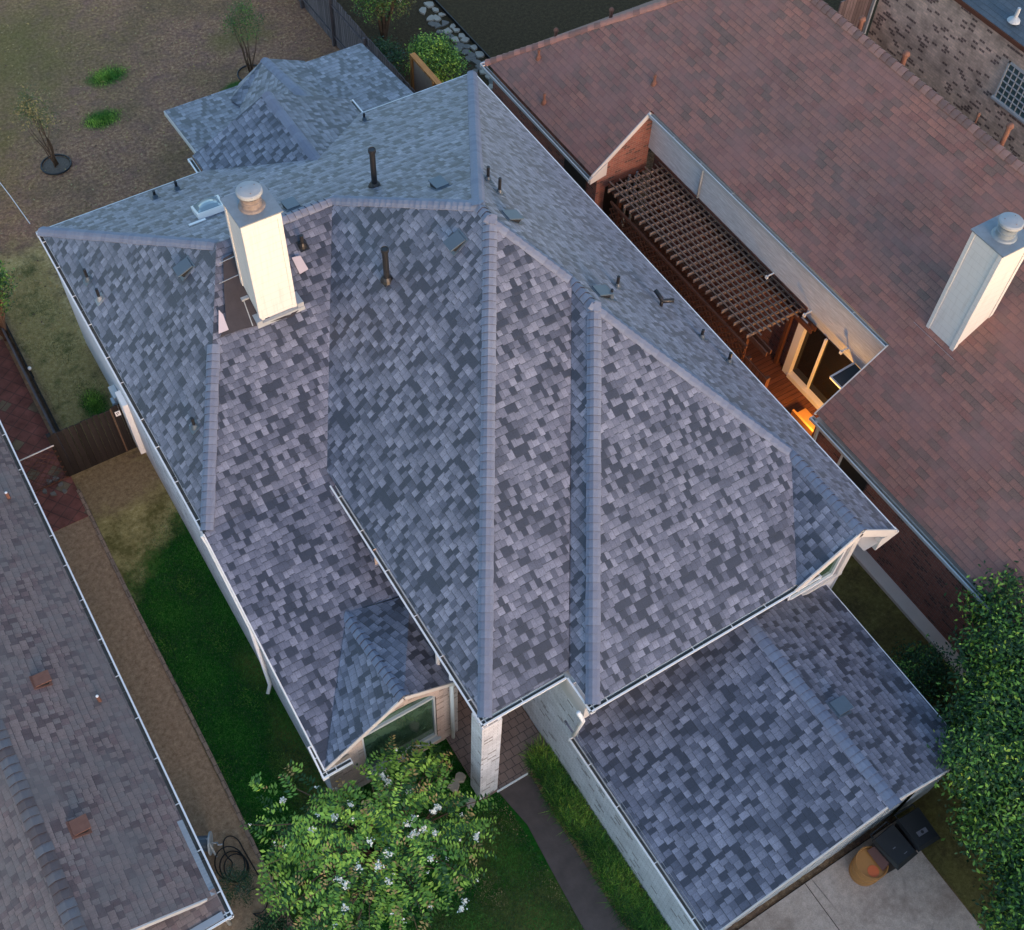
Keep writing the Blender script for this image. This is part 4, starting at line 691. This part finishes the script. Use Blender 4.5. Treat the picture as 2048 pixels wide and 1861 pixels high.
# ================================================================ SMALL THINGS
def cart(loc, rz, label, first=None, lid=1.0):
    c = empty('wheeled_bin', loc, label, 'rubbish bin', rz=rz); x, y, z = loc
    MB().hexa([(x - .23, y - .25, .06), (x + .23, y - .25, .06), (x + .23, y + .25, .06), (x - .23, y + .25, .06)], [(x - .28, y - .32, .98), (x + .28, y - .32, .98), (x + .28, y + .34, .98), (x - .28, y + .34, .98)]).build('body', M['plastic_black'], c, bevel=.02)
    MB().hexa([(x - .30, y - .37, .985), (x + .30, y - .37, .985), (x + .30, y + .36, .985), (x - .30, y + .36, .985)], [(x - .25, y - .30, 1.06), (x + .25, y - .30, 1.06), (x + .27, y + .34, 1.07), (x - .27, y + .34, 1.07)]).build('lid', M['plastic_black'], c, bevel=.025)
    MB().tube([(x - .24, y + .38, 1.0), (x - .24, y + .46, .99), (x + .24, y + .46, .99), (x + .24, y + .38, 1.0)], .018, 8).build('handle', M['plastic_black'], c)
    for s in (-1, 1): MB().tube([(x + s * .23, y + .26, .12), (x + s * .29, y + .26, .12)], .12, 16).build('wheel', M['plastic_black'], c)
    return c
C1 = cart((11.78, 1.5, 0.03), math.radians(-3), 'larger black wheeled bin with a grey label on its lid, near the tree'); x, y = 11.78, 1.5
s_ = MB().box((x - .12, y - .14, 1.066), (x + .12, y - .04, 1.078)).build('lid_label', M['plastic_grey'], C1); MB().lathe((x, y - .09, 1.078), [(.035, 0), (.035, .002), (.02, .003), (.001, .003)], 14).build('printed_mark', M['plastic_black'], s_)
C2b = cart((11.12, 1.48, 0.03), math.radians(4), 'black wheeled bin with two light scuffs, between the orange barrel and the labelled bin'); x, y = 11.12, 1.48
MB().box((x - .1, y - .02, 1.07), (x - .03, y - .0, 1.074)).build('scuff', M['plastic_grey'], C2b); MB().box((x + .02, y - .22, 1.064), (x + .1, y - .205, 1.072)).build('scuff', M['plastic_grey'], C2b)
OB = empty('orange_barrel', (10.62, 1.5, .03), 'orange-yellow plastic barrel with a red patch and dark rim beside the bins', 'barrel')
MB().lathe((10.62, 1.5, .03), [(.27, 0), (.30, .03), (.30, .18), (.315, .2), (.30, .22), (.31, .42), (.325, .44), (.31, .46), (.315, .64), (.335, .66), (.335, .7), (.31, .7), (.30, .66), (.001, .655)], 32).build('body', M['orange_plastic'], OB)
MB().lathe((10.54, 1.36, .69), [(.12, 0), (.12, .004), (.001, .006)], 20).build('red_patch', M['red_orange'], OB)
MB().hexa([(10.74, 1.24, .62), (10.88, 1.3, .6), (10.88, 1.72, .6), (10.74, 1.75, .62)], [(10.68, 1.26, .75), (10.86, 1.3, .84), (10.86, 1.72, .84), (10.68, 1.74, .75)]).build('rim_flap', M['brown_plastic'], OB, bevel=.02)
# hose
P = []
def arc(cx, cy, rx, ry, a0, a1, n=26, z=.02, dz=0.):
    for k in range(n + 1):
        a = math.radians(a0 + (a1 - a0) * k / n); P.append((cx + rx * math.cos(a), cy + ry * math.sin(a), z + dz * k / n))
arc(-.52, 8.42, .28, .34, -100, 250, z=.03); arc(-.48, 8.36, .25, .30, 250, 620, z=.055); arc(-.56, 8.5, .30, .38, 260, 600, z=.08); arc(-.38, 8.75, .18, .3, 240, -20, z=.05)
P += [(-.17, 8.2, .03), (-.16, 7.9, .03), (-.14, 7.6, .03), (-.05, 7.3, .03), (.0, 7.05, .06), (.06, 6.8, .06), (.08, 6.5, .03), (.05, 6.1, .02)]
def smooth(P, it=2):
    P = [np.array(p) for p in P]
    for _ in range(it): P = [P[0]] + [(P[i - 1] + 2 * P[i] + P[i + 1]) / 4 for i in range(1, len(P) - 1)] + [P[-1]]
    return P
tag(MB().tube(smooth(P), .014, 6).build('garden_hose', M['hose'], smooth=True), 'long black garden hose lying in loose coils that runs over the brick edging', 'hose')
P = []; arc(-.42, 7.55, .22, .26, 120, -150, z=.02); P += [(-.5, 7.2, .02), (-.35, 7.0, .02), (-.15, 6.85, .03), (-.1, 6.6, .02)]; tag(MB().tube(smooth(P), .012, 6).build('garden_hose', M['hose'], smooth=True), 'short black hose loop around the feathery plant by the gutter corner', 'hose')
# brick edging along the lawn
ED = MB(); y = 18.9
while y > 5.2:
    l = .2; xw = .03 + .02 * math.sin(y * .7); zt = .05 + random.uniform(-.008, .012); ED.hexa([(-.06 + xw, y - l, -.02), (.04 + xw, y - l, -.02), (.04 + xw, y, -.02), (-.06 + xw, y, -.02)], [(-.055 + xw, y - l + .008, zt), (.035 + xw, y - l + .008, zt), (.035 + xw, y - .008, zt), (-.055 + xw, y - .008, zt)]); y -= l
tag(merge(ED.build('lawn_edging', M['edging']), .03), 'thin row of worn edging bricks between bare soil and side lawn', 'edging')
BK = []
for k in range(7):
    o = MB().box((-.22, 6.62 + k * .085, 0), (.0, 6.69 + k * .085, .05)).build('paving_brick', plain('pink_paving_brick', (.27, .16, .13), .9, .2, .2, 8, bump=.4) if k == 0 else BK[0].data.materials[0], bevel=.004); tag(o, 'pinkish brick laid in a short row where the hose crosses the edging', 'brick', 'row of pinkish bricks by the hose'); BK.append(o)
# ring edgings of the two young trees
def ringedge(c, r, label):
    m = MB(); n = 28; P = [(c[0] + r * math.cos(2 * math.pi * k / n), c[1] + r * math.sin(2 * math.pi * k / n), .05) for k in range(n + 1)]
    return tag(m.tube(P, .028, 8).build('tree_ring', M['plastic_black'], smooth=True), label, 'tree ring')
ringedge((3.64, 30.5), .44, 'black ring edging round the foot of the left young tree'); ringedge((10.6, 31.55), .44, 'black ring edging half hidden behind the rear roof peak')
tag(MB().lathe((3.64, 30.5, .0), [(.42, .0), (.40, .025), (.2, .04), (.001, .045)], 24).build('mulch_bed', plain('grey_mulch', (.13, .11, .09), .95, .1, .5, 20, bump=.8)), kind='structure')
a, b_ = at(-20, 340, .02), at(60, 448, .02); tag(MB().tube([a, (a + b_) / 2 + (.02, 0, 0), b_], .012, 6).build('white_cord', M['white']), 'thin white cord stretched over the dry lawn behind the roof corner', 'cord')
p = at(60, 739, .35); ST = empty('stake_light', (p[0], p[1], 0), 'small white globe stake light on the timber border', 'garden light'); MB().tube([(p[0], p[1], 0), (p[0], p[1], .35)], .012, 6).build('stake', M['black'], ST); MB().lathe((p[0], p[1], .34), [(.001, 0), (.04, .015), (.05, .05), (.035, .085), (.001, .1)], 12).build('globe', M['white'], ST, smooth=True)
# hose reel by the left house
RL_ = empty('hose_reel', (-.86, 9.05, 0), 'pale blue-grey hose reel half hidden under the left house gutter', 'hose reel')
m = MB(); m.tube([(-1.0, 9.15, .32), (-.72, 9.0, .32)], .16, 18); m.build('drum', M['vent_metal'], RL_); MB().tube([(-.74, 9.01, .32), (-.71, 8.995, .32)], .24, 20).build('flange', M['bluegrey'], RL_); MB().bar((-.74, 9.2, 0), (-.74, 9.05, .5), .04, .04).bar((-.74, 8.8, 0), (-.74, 8.98, .5), .04, .04).build('frame', M['bluegrey'], RL_); MB().tube([(-.7, 8.99, .32), (-.6, 8.94, .32), (-.6, 8.85, .42), (-.52, 8.82, .42)], .018, 8).build('crank', M['white_dirty'], RL_)
tag(MB().lathe((-.86, 6.55, 0), [(.1, 0), (.13, .2), (.14, .22), (.12, .22), (.1, .18), (.001, .18)], 16).build('plant_pot', M['bluegrey'], smooth=False), 'pale round pot at the bottom edge near the dark clipped bush', 'pot')
# stones
def stone(c, r, h, label, group=None, mat='stone', sides=7, name='flagstone', cat='stone'):
    m = MB(); P = []; a0 = random.uniform(0, 6)
    for k in range(sides):
        a = a0 + 2 * math.pi * (k + random.uniform(-.25, .25)) / sides; q = r * random.uniform(.6, 1.2); P.append((c[0] + q * math.cos(a) * random.uniform(.85, 1.1), c[1] + q * math.sin(a)))
    m.hexa([(p[0], p[1], -.01) for p in P], [(c[0] + (p[0] - c[0]) * .9, c[1] + (p[1] - c[1]) * .9, h + random.uniform(-.006, .006)) for p in P]); return tag(m.build(name, M[mat], bevel=.01), label, cat, group)
LBp = 'irregular pale flagstone set in the winding path behind the green shrub'; LBd = 'dull grey flagstone set in the winding path behind the green shrub'
for k, (u, v) in enumerate(((858, 10), (872, 22), (884, 31), (845, 23), (862, 38), (874, 38), (905, 55), (913, 62), (925, 74), (930, 81), (949, 97), (960, 110), (893, 65), (911, 82), (960, 111), (968, 146), (976, 155), (981, 176), (990, 187))): p = at(u, v); stone(p, random.uniform(.13, .21), .05, LBp, 'pale flagstones of the garden path')
for k, (u, v) in enumerate(((890, 48), (876, 52), (922, 92), (934, 94), (944, 112), (931, 106), (955, 126), (944, 120), (970, 128), (962, 136), (950, 143), (984, 165), (899, 75), (915, 98), (868, 50), (880, 66), (936, 118), (985, 196))): p = at(u, v); stone(p, random.uniform(.15, .22), .035, LBd, 'dull flagstones of the garden path', 'stone_dull')
for (u, v), l in (((920, 1556), 'pale rounded stone in the dark gap left of the entry column'), ((908, 1572), 'buff stone half under the leaves left of the entry column'), ((942, 1608), 'flat grey stone at the front foot of the entry column'), ((874, 1530), 'small pale stone below the arched window')): stone(at(u, v), .13, .12, l)
for u, v in ((100, 965), (112, 960), (122, 972), (108, 990), (130, 985), (90, 985)): stone(at(u, v), .09, .06, 'small mossy stone at the foot of the wire gate', 'mossy stones by the wire gate', 'stone_dull')
tag(MB().box((17.80, 26, 0), (17.83, 40, .12)).build('path_edging', M['plastic_black']), 'black strip edging between the stone path and the dark lawn', 'edging')
tag(MB().box((4.96, 6.915, .02), (5.74, 6.945, .075)).build('threshold_strip', M['white']), 'white threshold strip where the walkway meets the porch tiles', 'strip')
# ================================================================ PLANTS
def rand_unit(n):
    v = rng.normal(size=(n, 3)); return v / np.linalg.norm(v, axis=1, keepdims=True)
def leaves(name, centers, n_each, spread, size, mats, weights, parent=None, flat=.55, asp=.5, clumpmat=True, **kw):
    "leaf faces gathered in clumps; each clump keeps mostly one tone"
    centers = np.asarray(centers, float); k = len(centers); idx = np.repeat(np.arange(k), n_each); n = len(idx); sp = np.asarray(spread, float)
    off = rng.normal(size=(n, 3)) * sp; C = centers[idx] + off; N = rand_unit(n); N[:, 2] = np.abs(N[:, 2]) + flat; N /= np.linalg.norm(N, axis=1, keepdims=True)
    A = rand_unit(n); A -= N * (A * N).sum(1, keepdims=True); A /= np.linalg.norm(A, axis=1, keepdims=True); Bv = np.cross(N, A); s = size * rng.uniform(.6, 1.35, (n, 1)) * .5
    wts = np.asarray(weights, float); wts /= wts.sum(); cm = rng.choice(len(mats), k, p=wts); lm = rng.choice(len(mats), n, p=wts); mi = np.where(rng.random(n) < .6, cm[idx], lm)
    C[:, 2] = np.maximum(C[:, 2], .03); return quads(name, C, A * s, Bv * s * asp, mi, mats, parent, **kw)
def ell_pts(c, r, n, shell=.55):
    v = rand_unit(n); q = (shell + (1 - shell) * rng.random((n, 1))) ; v[:, 2] = np.where(v[:, 2] < -.45, -v[:, 2], v[:, 2]); return np.array(c) + v * q * np.array(r)
def limbs(m, base, tops, r0, r1, wob=.12):
    for tp in tops:
        b = np.array(base, float) + rng.normal(size=3) * (.03, .03, 0); t = np.array(tp, float); P = [b + (t - b) * s + np.array([0, 0, 1]) * .25 * math.sin(s * math.pi) * np.linalg.norm((t - b)[:2]) + rng.normal(size=3) * wob * (s * (1 - s)) for s in np.linspace(0, 1, 6)]; m.tube(P, list(np.linspace(r0, r1, 6)), 7)
def tree(name, base, blobs, label, cat, mats, wts, nclump, each, spread, size, trunk_r=.05, nl=7, group=None, flowers=0, asp=.5, flat=.5):
    t = empty(name, (base[0], base[1], 0), label, cat, group); pts = np.concatenate([ell_pts(c, r, int(nclump * f)) for c, r, f in blobs]); m = MB()
    limbs(m, (base[0], base[1], 0), pts[rng.choice(len(pts), nl, replace=False)] - (0, 0, .05), trunk_r, trunk_r * .2); m.build('trunk', M['bark'], t, smooth=True)
    leaves('crown', pts, each, spread, size, [LF[q] for q in mats], wts, t, asp=asp, flat=flat)
    if flowers:
        top = pts[np.argsort(-pts[:, 2])][:len(pts) * 2 // 3]; fc = top[rng.choice(len(top), flowers, replace=False)] + (0, 0, .05); leaves('blossom', fc, 26, (.05, .05, .04), .05, [LF['w']], [1], t, asp=.9)
    return t
tree('young_tree', (3.64, 30.5), [((3.6, 30.35, 2.1), (.5, .55, .8), 1)], 'thin young tree in the ring on the dry lawn, left', 'tree', 'or', (3, 1), 60, 26, .11, .07, .022, 9)
tree('young_tree', (10.6, 31.55), [((10.55, 31.3, 2.1), (.55, .55, .75), 1)], 'young olive-green tree at the top edge behind the rear roof peak', 'tree', 'oab', (4, 1, 1), 70, 28, .11, .07, .025, 7)
tree('leafy_tree', (.1, 24.6), [((.1, 24.7, 1.9), (.75, .75, .8), 1)], 'dark green tree cut off by the left edge beside the paver patio', 'tree', 'abd', (3, 3, 2), 110, 45, .12, .09, .06, 7)
tree('flowering_tree', (15.2, 31.0), [((14.9, 30.3, 2.3), (1.0, 1.1, .8), 1), ((15.9, 31.6, 2.3), (1.2, 1.2, .8), .8)], 'tall olive-green tree with a few white blooms behind the board fence', 'tree', 'oabd', (4, 2, 3, 1), 220, 55, .13, .075, .07, 8, flowers=12)
tree('broadleaf_shrub', (15.5, 28.3), [((15.55, 28.0, .9), (.85, 1.05, .75), 1)], 'bright green leafy shrub between the cedar screen and the flagstones', 'shrub', 'acb', (4, 2, 3), 150, 60, .12, .085, .03, 7)
tree('dark_shrub', (14.5, 29.3), [((14.4, 29.0, .8), (.45, .9, .6), 1)], 'dark shrub in the shade just behind the board fence', 'shrub', 'dbs', (4, 2, 1), 70, 45, .12, .07, .03, 5)
tree('oak_tree', (14.6, 1.2), [((14.1, 2.0, 2.2), (1.3, 1.1, .9), 1), ((15.3, 2.9, 2.3), (1.2, 1.2, .9), 1), ((14.3, .5, 2.2), (1.5, 1.2, 1.0), 1.1), ((12.9, -.7, 1.7), (1.1, .8, .8), .8), ((16.2, 3.9, 2.5), (.9, .9, .8), .6), ((12.75, 1.75, 2.75), (.55, .6, .3), .3), ((15.8, 1.2, 2.7), (1.4, 1.3, 1), .8), ((12.9, .6, 1.9), (.9, .9, .8), .6), ((12.2, -1.1, 1.6), (.9, .9, .7), .4), ((13.6, 1.1, 2.6), (1., .9, .6), .5)], 'big dense green tree overhanging the garage corner at the right edge', 'tree', 'abcdy', (4, 5, 1., 6, .3), 210, 62, .19, .10, .12, 22)
tree('dark_shrub', (14.4, 4.2), [((14.3, 4.1, .7), (.75, .75, .6), 1)], 'deep shaded shrub at the end of the concrete strip, left of the big tree', 'shrub', 'dba', (4, 2, 1), 80, 55, .13, .07, .03, 6)
tree('clipped_bush', (-.42, 6.75), [((-.42, 6.7, .35), (.42, .36, .35), 1)], 'dark rounded bush at the bottom edge beside the pinkish bricks', 'shrub', 'db', (4, 1), 60, 60, .08, .05, .02, 4)
tree('feathery_plant', (-.62, 7.95), [((-.62, 7.95, .25), (.34, .38, .25), 1)], 'feathery dark green plant beside the left house gutter corner', 'plant', 'dsb', (3, 2, 2), 50, 40, .07, .05, .01, 4, asp=.25)
tree('bluegreen_plant', (1.9, 8.15), [((1.85, 8.1, .35), (.32, .28, .3), 1)], 'small blue-green plant at the front left corner of the main house', 'plant', 'sb', (3, 1), 40, 30, .07, .06, .01, 4)
# crape myrtle: arching sprigs of paired leaves, rusty new growth, white flower heads
CM = empty('crape_myrtle', (2.3, 7.0, 0), 'large spreading shrub with rusty tips and white flower heads below the arched window', 'shrub'); m = MB(); NS = 520
c0 = np.array([2.3, 7.0, .2]); LC, LA, LB_, LM = [], [], [], []
ang = rng.uniform(0, 2 * math.pi, NS); rad = np.sqrt(rng.uniform(.0, 1., NS)); dome = np.stack([2.2 + 2.5 * rad * np.cos(ang) * 1.05, 7.0 + 2.05 * rad * np.sin(ang), .55 + 2.1 * (1 - rad ** 2) ** .5 * rng.uniform(.55, 1.05, NS)], 1)
keep = ~((dome[:, 0] > 4.25) & (dome[:, 1] > 6.6)) & ~((dome[:, 1] > 8.42)) & ~((dome[:, 1] > 7.5) & (dome[:, 0] < 2.4) & (dome[:, 2] > 2.1)); dome = dome[keep]
lead = np.array([at(u, v, z) for u, v, z in ((500, 1560, 1.6), (515, 1590, 1.5), (560, 1548, 1.7), (570, 1530, 1.6), (500, 1650, 1.5), (540, 1690, 1.4), (830, 1480, 2.0), (795, 1500, 2.1), (850, 1512, 1.9), (900, 1500, 1.7), (905, 1530, 1.6), (980, 1640, 1.5), (960, 1700, 1.4), (930, 1790, 1.3), (900, 1810, 1.3), (760, 1500, 2.1), (735, 1530, 2.1), (780, 1480, 2.05), (560, 1700, 1.4), (590, 1760, 1.4), (885, 1560, 1.8), (530, 1620, 1.7), (620, 1590, 1.9), (940, 1590, 1.7))]); dome = np.concatenate([dome, lead, lead + rng.normal(size=lead.shape) * .1])
for i, tp in enumerate(dome):
    out = tp - np.array([2.3, 7.0, .9]); out[2] *= .5; out /= np.linalg.norm(out) + 1e-6; out = out + rng.normal(size=3) * .35; out /= np.linalg.norm(out); L = rng.uniform(.35, .85); a = tp - out * L; rust = rng.random() < .22; base = rng.choice([0, 0, 1, 2, 2], 1)[0]
    side = np.cross(out, (0, 0, 1)); side /= np.linalg.norm(side) + 1e-6; nn = int(L / .034)
    for k in range(nn):
        t = k / nn; p = a + out * L * t + np.array([0, 0, -.25 * L * t * t + .05]); s = 1 if k % 2 else -1; dirv = side * s + out * .35 + rng.normal(size=3) * .22; dirv /= np.linalg.norm(dirv); ll = .062 * rng.uniform(.7, 1.3) * (1.1 - .45 * t)
        nrm = np.array([0, 0, 1.]) + rng.normal(size=3) * .35; bv = np.cross(nrm, dirv); bv /= np.linalg.norm(bv); LC.append(p + dirv * ll); LA.append(dirv * ll); LB_.append(bv * ll * .5); LM.append(3 if (rust and t > .62) else (base if rng.random() < .8 else 1))
tt = dome[rng.choice(len(dome), 90, replace=False)] - (0, 0, .1)
limbs(m, (2.3, 7.0, 0), tt, .028, .005, .2); m.build('trunk', M['bark'], CM, smooth=True)
quads('foliage', np.array(LC), np.array(LA), np.array(LB_), LM, [LF['a'], LF['b'], LF['c'], LF['r']], CM)
fpx = [(765, 1555), (777, 1566), (876, 1617), (868, 1625), (824, 1673), (828, 1640), (846, 1660), (870, 1668), (953, 1676), (740, 1686), (624, 1662), (669, 1637), (776, 1710), (757, 1735), (718, 1738), (680, 1763), (691, 1771), (930, 1804), (923, 1820), (777, 1765), (690, 1818), (862, 1720), (834, 1670), (567, 1601), (818, 1588), (815, 1652), (700, 1612)]
FP = [at(u, v, 2.55 - .45 * ((at(u, v, 2.)[0] - 2.1) ** 2 + (at(u, v, 2.)[1] - 6.8) ** 2) ** .5) for u, v in fpx]
for p, n_ in zip(FP, [46, 40, 40, 30, 36, 26, 20, 24, 44, 14, 24, 12, 18, 34, 8, 46, 40, 20, 26, 16, 18, 12, 14, 16, 10, 12, 10]): leaves('flower_head', [p + (0, 0, .05)], n_ + 12, (.032, .032, .028), .042, [LF['w']], [1], CM, asp=.9)
# extra small blooms dotted through the crown
sb = dome[rng.choice(len(dome), 26, replace=False)] + (0, 0, .04); leaves('small_bloom', sb, 7, (.02, .02, .02), .03, [LF['w']], [1], CM, asp=.9, kind='stuff')
# ---- grasses (nobody could count the blades)
def blades(name, polyfn, n, h, w, lean, mats, wts, label, cat, zb=.0, clump=0):
    XY = polyfn(n); n = len(XY); a = rng.uniform(0, 2 * math.pi, n); ln = rng.uniform(.2, 1., n) * lean; hh = h * rng.uniform(.5, 1.2, n); A = np.stack([np.cos(a) * ln * hh, np.sin(a) * ln * hh, hh * (1 - .4 * ln)], 1) * .5
    Bv = np.stack([-np.sin(a), np.cos(a), 0 * a], 1) * w * .5; C = np.column_stack([XY, np.full(n, zb)]) + A; wts = np.array(wts, float) / sum(wts); patch = (np.sin(XY[:, 0] * 5.1 + 1.3) + np.sin(XY[:, 1] * 3.7 + XY[:, 0] * 2) + rng.normal(size=n) * .9); q = np.argsort(np.argsort(patch)) / n; cum = np.cumsum(wts); mi = np.searchsorted(cum, q * .999)
    return quads(name, C, A, Bv, mi, [LF[k] for k in mats], None, label=label, cat=cat, kind='stuff')
def inbox(x0, x1, y0, y1, cond=None):
    def f(n):
        P = np.column_stack([rng.uniform(x0, x1, n), rng.uniform(y0, y1, n)]); return P if cond is None else P[cond(P)]
    return f
blades('lawn_grass', inbox(.05, 1.88, 5, 17.5, lambda P: P[:, 1] - .75 * P[:, 0] + rng.normal(size=len(P)) * .35 < 15.5), 60000, .06, .012, .9, 'gbda', (5, 3, 3, 1), 'dark green grass of the side lawn along the pale wall', 'grass')
blades('lawn_grass', inbox(1.88, 5.0, 3, 8.6), 40000, .06, .012, .9, 'gbdoh', (4, 3, 3, 3, .4), 'patchy green grass of the front lawn beside the walkway', 'grass')
blades('border_grass', inbox(5.76, 6.40, -1, 7.35, lambda P: (P[:, 0] > 5.84 + .06 * np.sin(P[:, 1] * 3)) & (P[:, 1] < 7.3 - (6.2 - P[:, 0]) ** 2 * 2)), 26000, .30, .013, 1.25, 'bagcoy', (4, 4, 4, 2, 2, 1), 'shaggy arching border grass between the walkway and garage wall', 'grass', zb=.02)
blades('dry_grass', inbox(.3, 1.88, 19.5, 27, lambda P: rng.random(len(P)) < .9), 22000, .05, .012, 1., 'hho', (5, 3, 3), 'straw-coloured dry grass strip beside the rear left wall', 'grass')
blades('yard_grass', inbox(-1, 13.6, 24, 38, lambda P: (rng.random(len(P)) < .5)), 40000, .045, .014, 1.1, 'hoo', (2, 2, 2), 'thin dry tufts over the bare backyard', 'grass')
for nm, (cx_, cy_, rx_, ry_), lb in (('a', (6.5, 33.75, .62, .42), 'round green patch on the dry lawn, the farther one'), ('b', (5.6, 31.85, .55, .38), 'green patch on the dry lawn nearer the roof'), ('c', (1.35, 21.2, .3, .5), 'bright green patch in the dry strip beside the house')):
    blades('grass_patch', lambda n, c=(cx_, cy_, rx_, ry_): (lambda r_, a_: np.column_stack([c[0] + c[2] * r_ * np.cos(a_), c[1] + c[3] * r_ * np.sin(a_)]))(np.abs(rng.normal(size=n)) * .55, rng.uniform(0, 6.283, n)), 3500, .08, .014, .9, 'gac', (3, 4, 2), lb, 'grass')

def litter(n):
    P = np.column_stack([rng.uniform(-1, 13.6, n), rng.uniform(24, 38, n)]); return P[rng.random(len(P)) < .6]
P = litter(2600); n = len(P); a = rng.uniform(0, 6.283, n); l = rng.uniform(.02, .05, n); quads('fallen_leaves', np.column_stack([P, np.full(n, .03)]), np.stack([np.cos(a) * l, np.sin(a) * l, rng.normal(size=n) * .008], 1), np.stack([-np.sin(a) * l * .6, np.cos(a) * l * .6, rng.normal(size=n) * .008], 1), rng.choice(3, n), [LF['h'], M['bark'], LF['r']], None, label='dead leaves scattered over the bare backyard', cat='leaves', kind='stuff')
# unseen tree-shaped belt, added to keep the low light off the lower walls
m = MB(); nb = 60; row0 = []
for k in range(nb):
    x = -60 + k * 2.2; m.lathe((x, -18 + random.uniform(-1., 1.), 0), [(1.2, 0), (1.9, 2.), (2.1, 4.5), (1.7, random.uniform(5.0, 6.0)), (.8, random.uniform(6.2, 7.0)), (.05, random.uniform(7.2, 8.0))], 9)
m.build('light_blocker_belt', LF['b'], None, label='unseen belt of tree shapes added across the street to block low light', cat='trees', kind='stuff')
# ================================================================ CAMERA, LIGHT, RENDER
cam = bpy.data.cameras.new('camera'); co = bpy.data.objects.new('camera', cam); COL.objects.link(co); SC.camera = co
X, Y, Z = RC[0], -RC[1], -RC[2]
co.matrix_world = Matrix(((X[0], Y[0], Z[0], 0), (X[1], Y[1], Z[1], 0), (X[2], Y[2], Z[2], HC), (0, 0, 0, 1)))
cam.sensor_fit = 'HORIZONTAL'; cam.sensor_width = 36; cam.lens = FX / 2048 * 36; cam.shift_x = (1024 - PX) / 2048; cam.clip_end = 1000
W = bpy.data.worlds.new('World'); SC.world = W; W.use_nodes = True; nt = W.node_tree; bg = nt.nodes['Background']; sky = nt.nodes.new('ShaderNodeTexSky'); sky.sky_type = 'NISHITA'; sky.sun_disc = False
SEL, SAZ = math.radians(10.0), math.radians(184)
sky.sun_elevation = SEL; sky.sun_rotation = SAZ; sky.altitude = 100; sky.air_density = 1.0; sky.dust_density = 1.6; sky.ozone_density = 1.8
nt.links.new(sky.outputs[0], bg.inputs[0]); bg.inputs[1].default_value = .15
sl = bpy.data.lights.new('sun', 'SUN'); so = bpy.data.objects.new('sun', sl); COL.objects.link(so); sl.energy = .5; sl.angle = math.radians(14); sl.color = (1, .42, .28)
dirn = Vector((math.sin(SAZ) * math.cos(SEL), math.cos(SAZ) * math.cos(SEL), math.sin(SEL))); so.rotation_euler = dirn.to_track_quat('Z', 'Y').to_euler(); so.location = (0, -30, 40)
SC.view_settings.view_transform = 'Standard'; SC.view_settings.look = 'None'; SC.view_settings.gamma = 1; SC.view_settings.exposure = 1.76
SC.render.engine = 'CYCLES'; SC.cycles.max_bounces = 6; SC.render.resolution_x = 1024; SC.render.resolution_y = 930
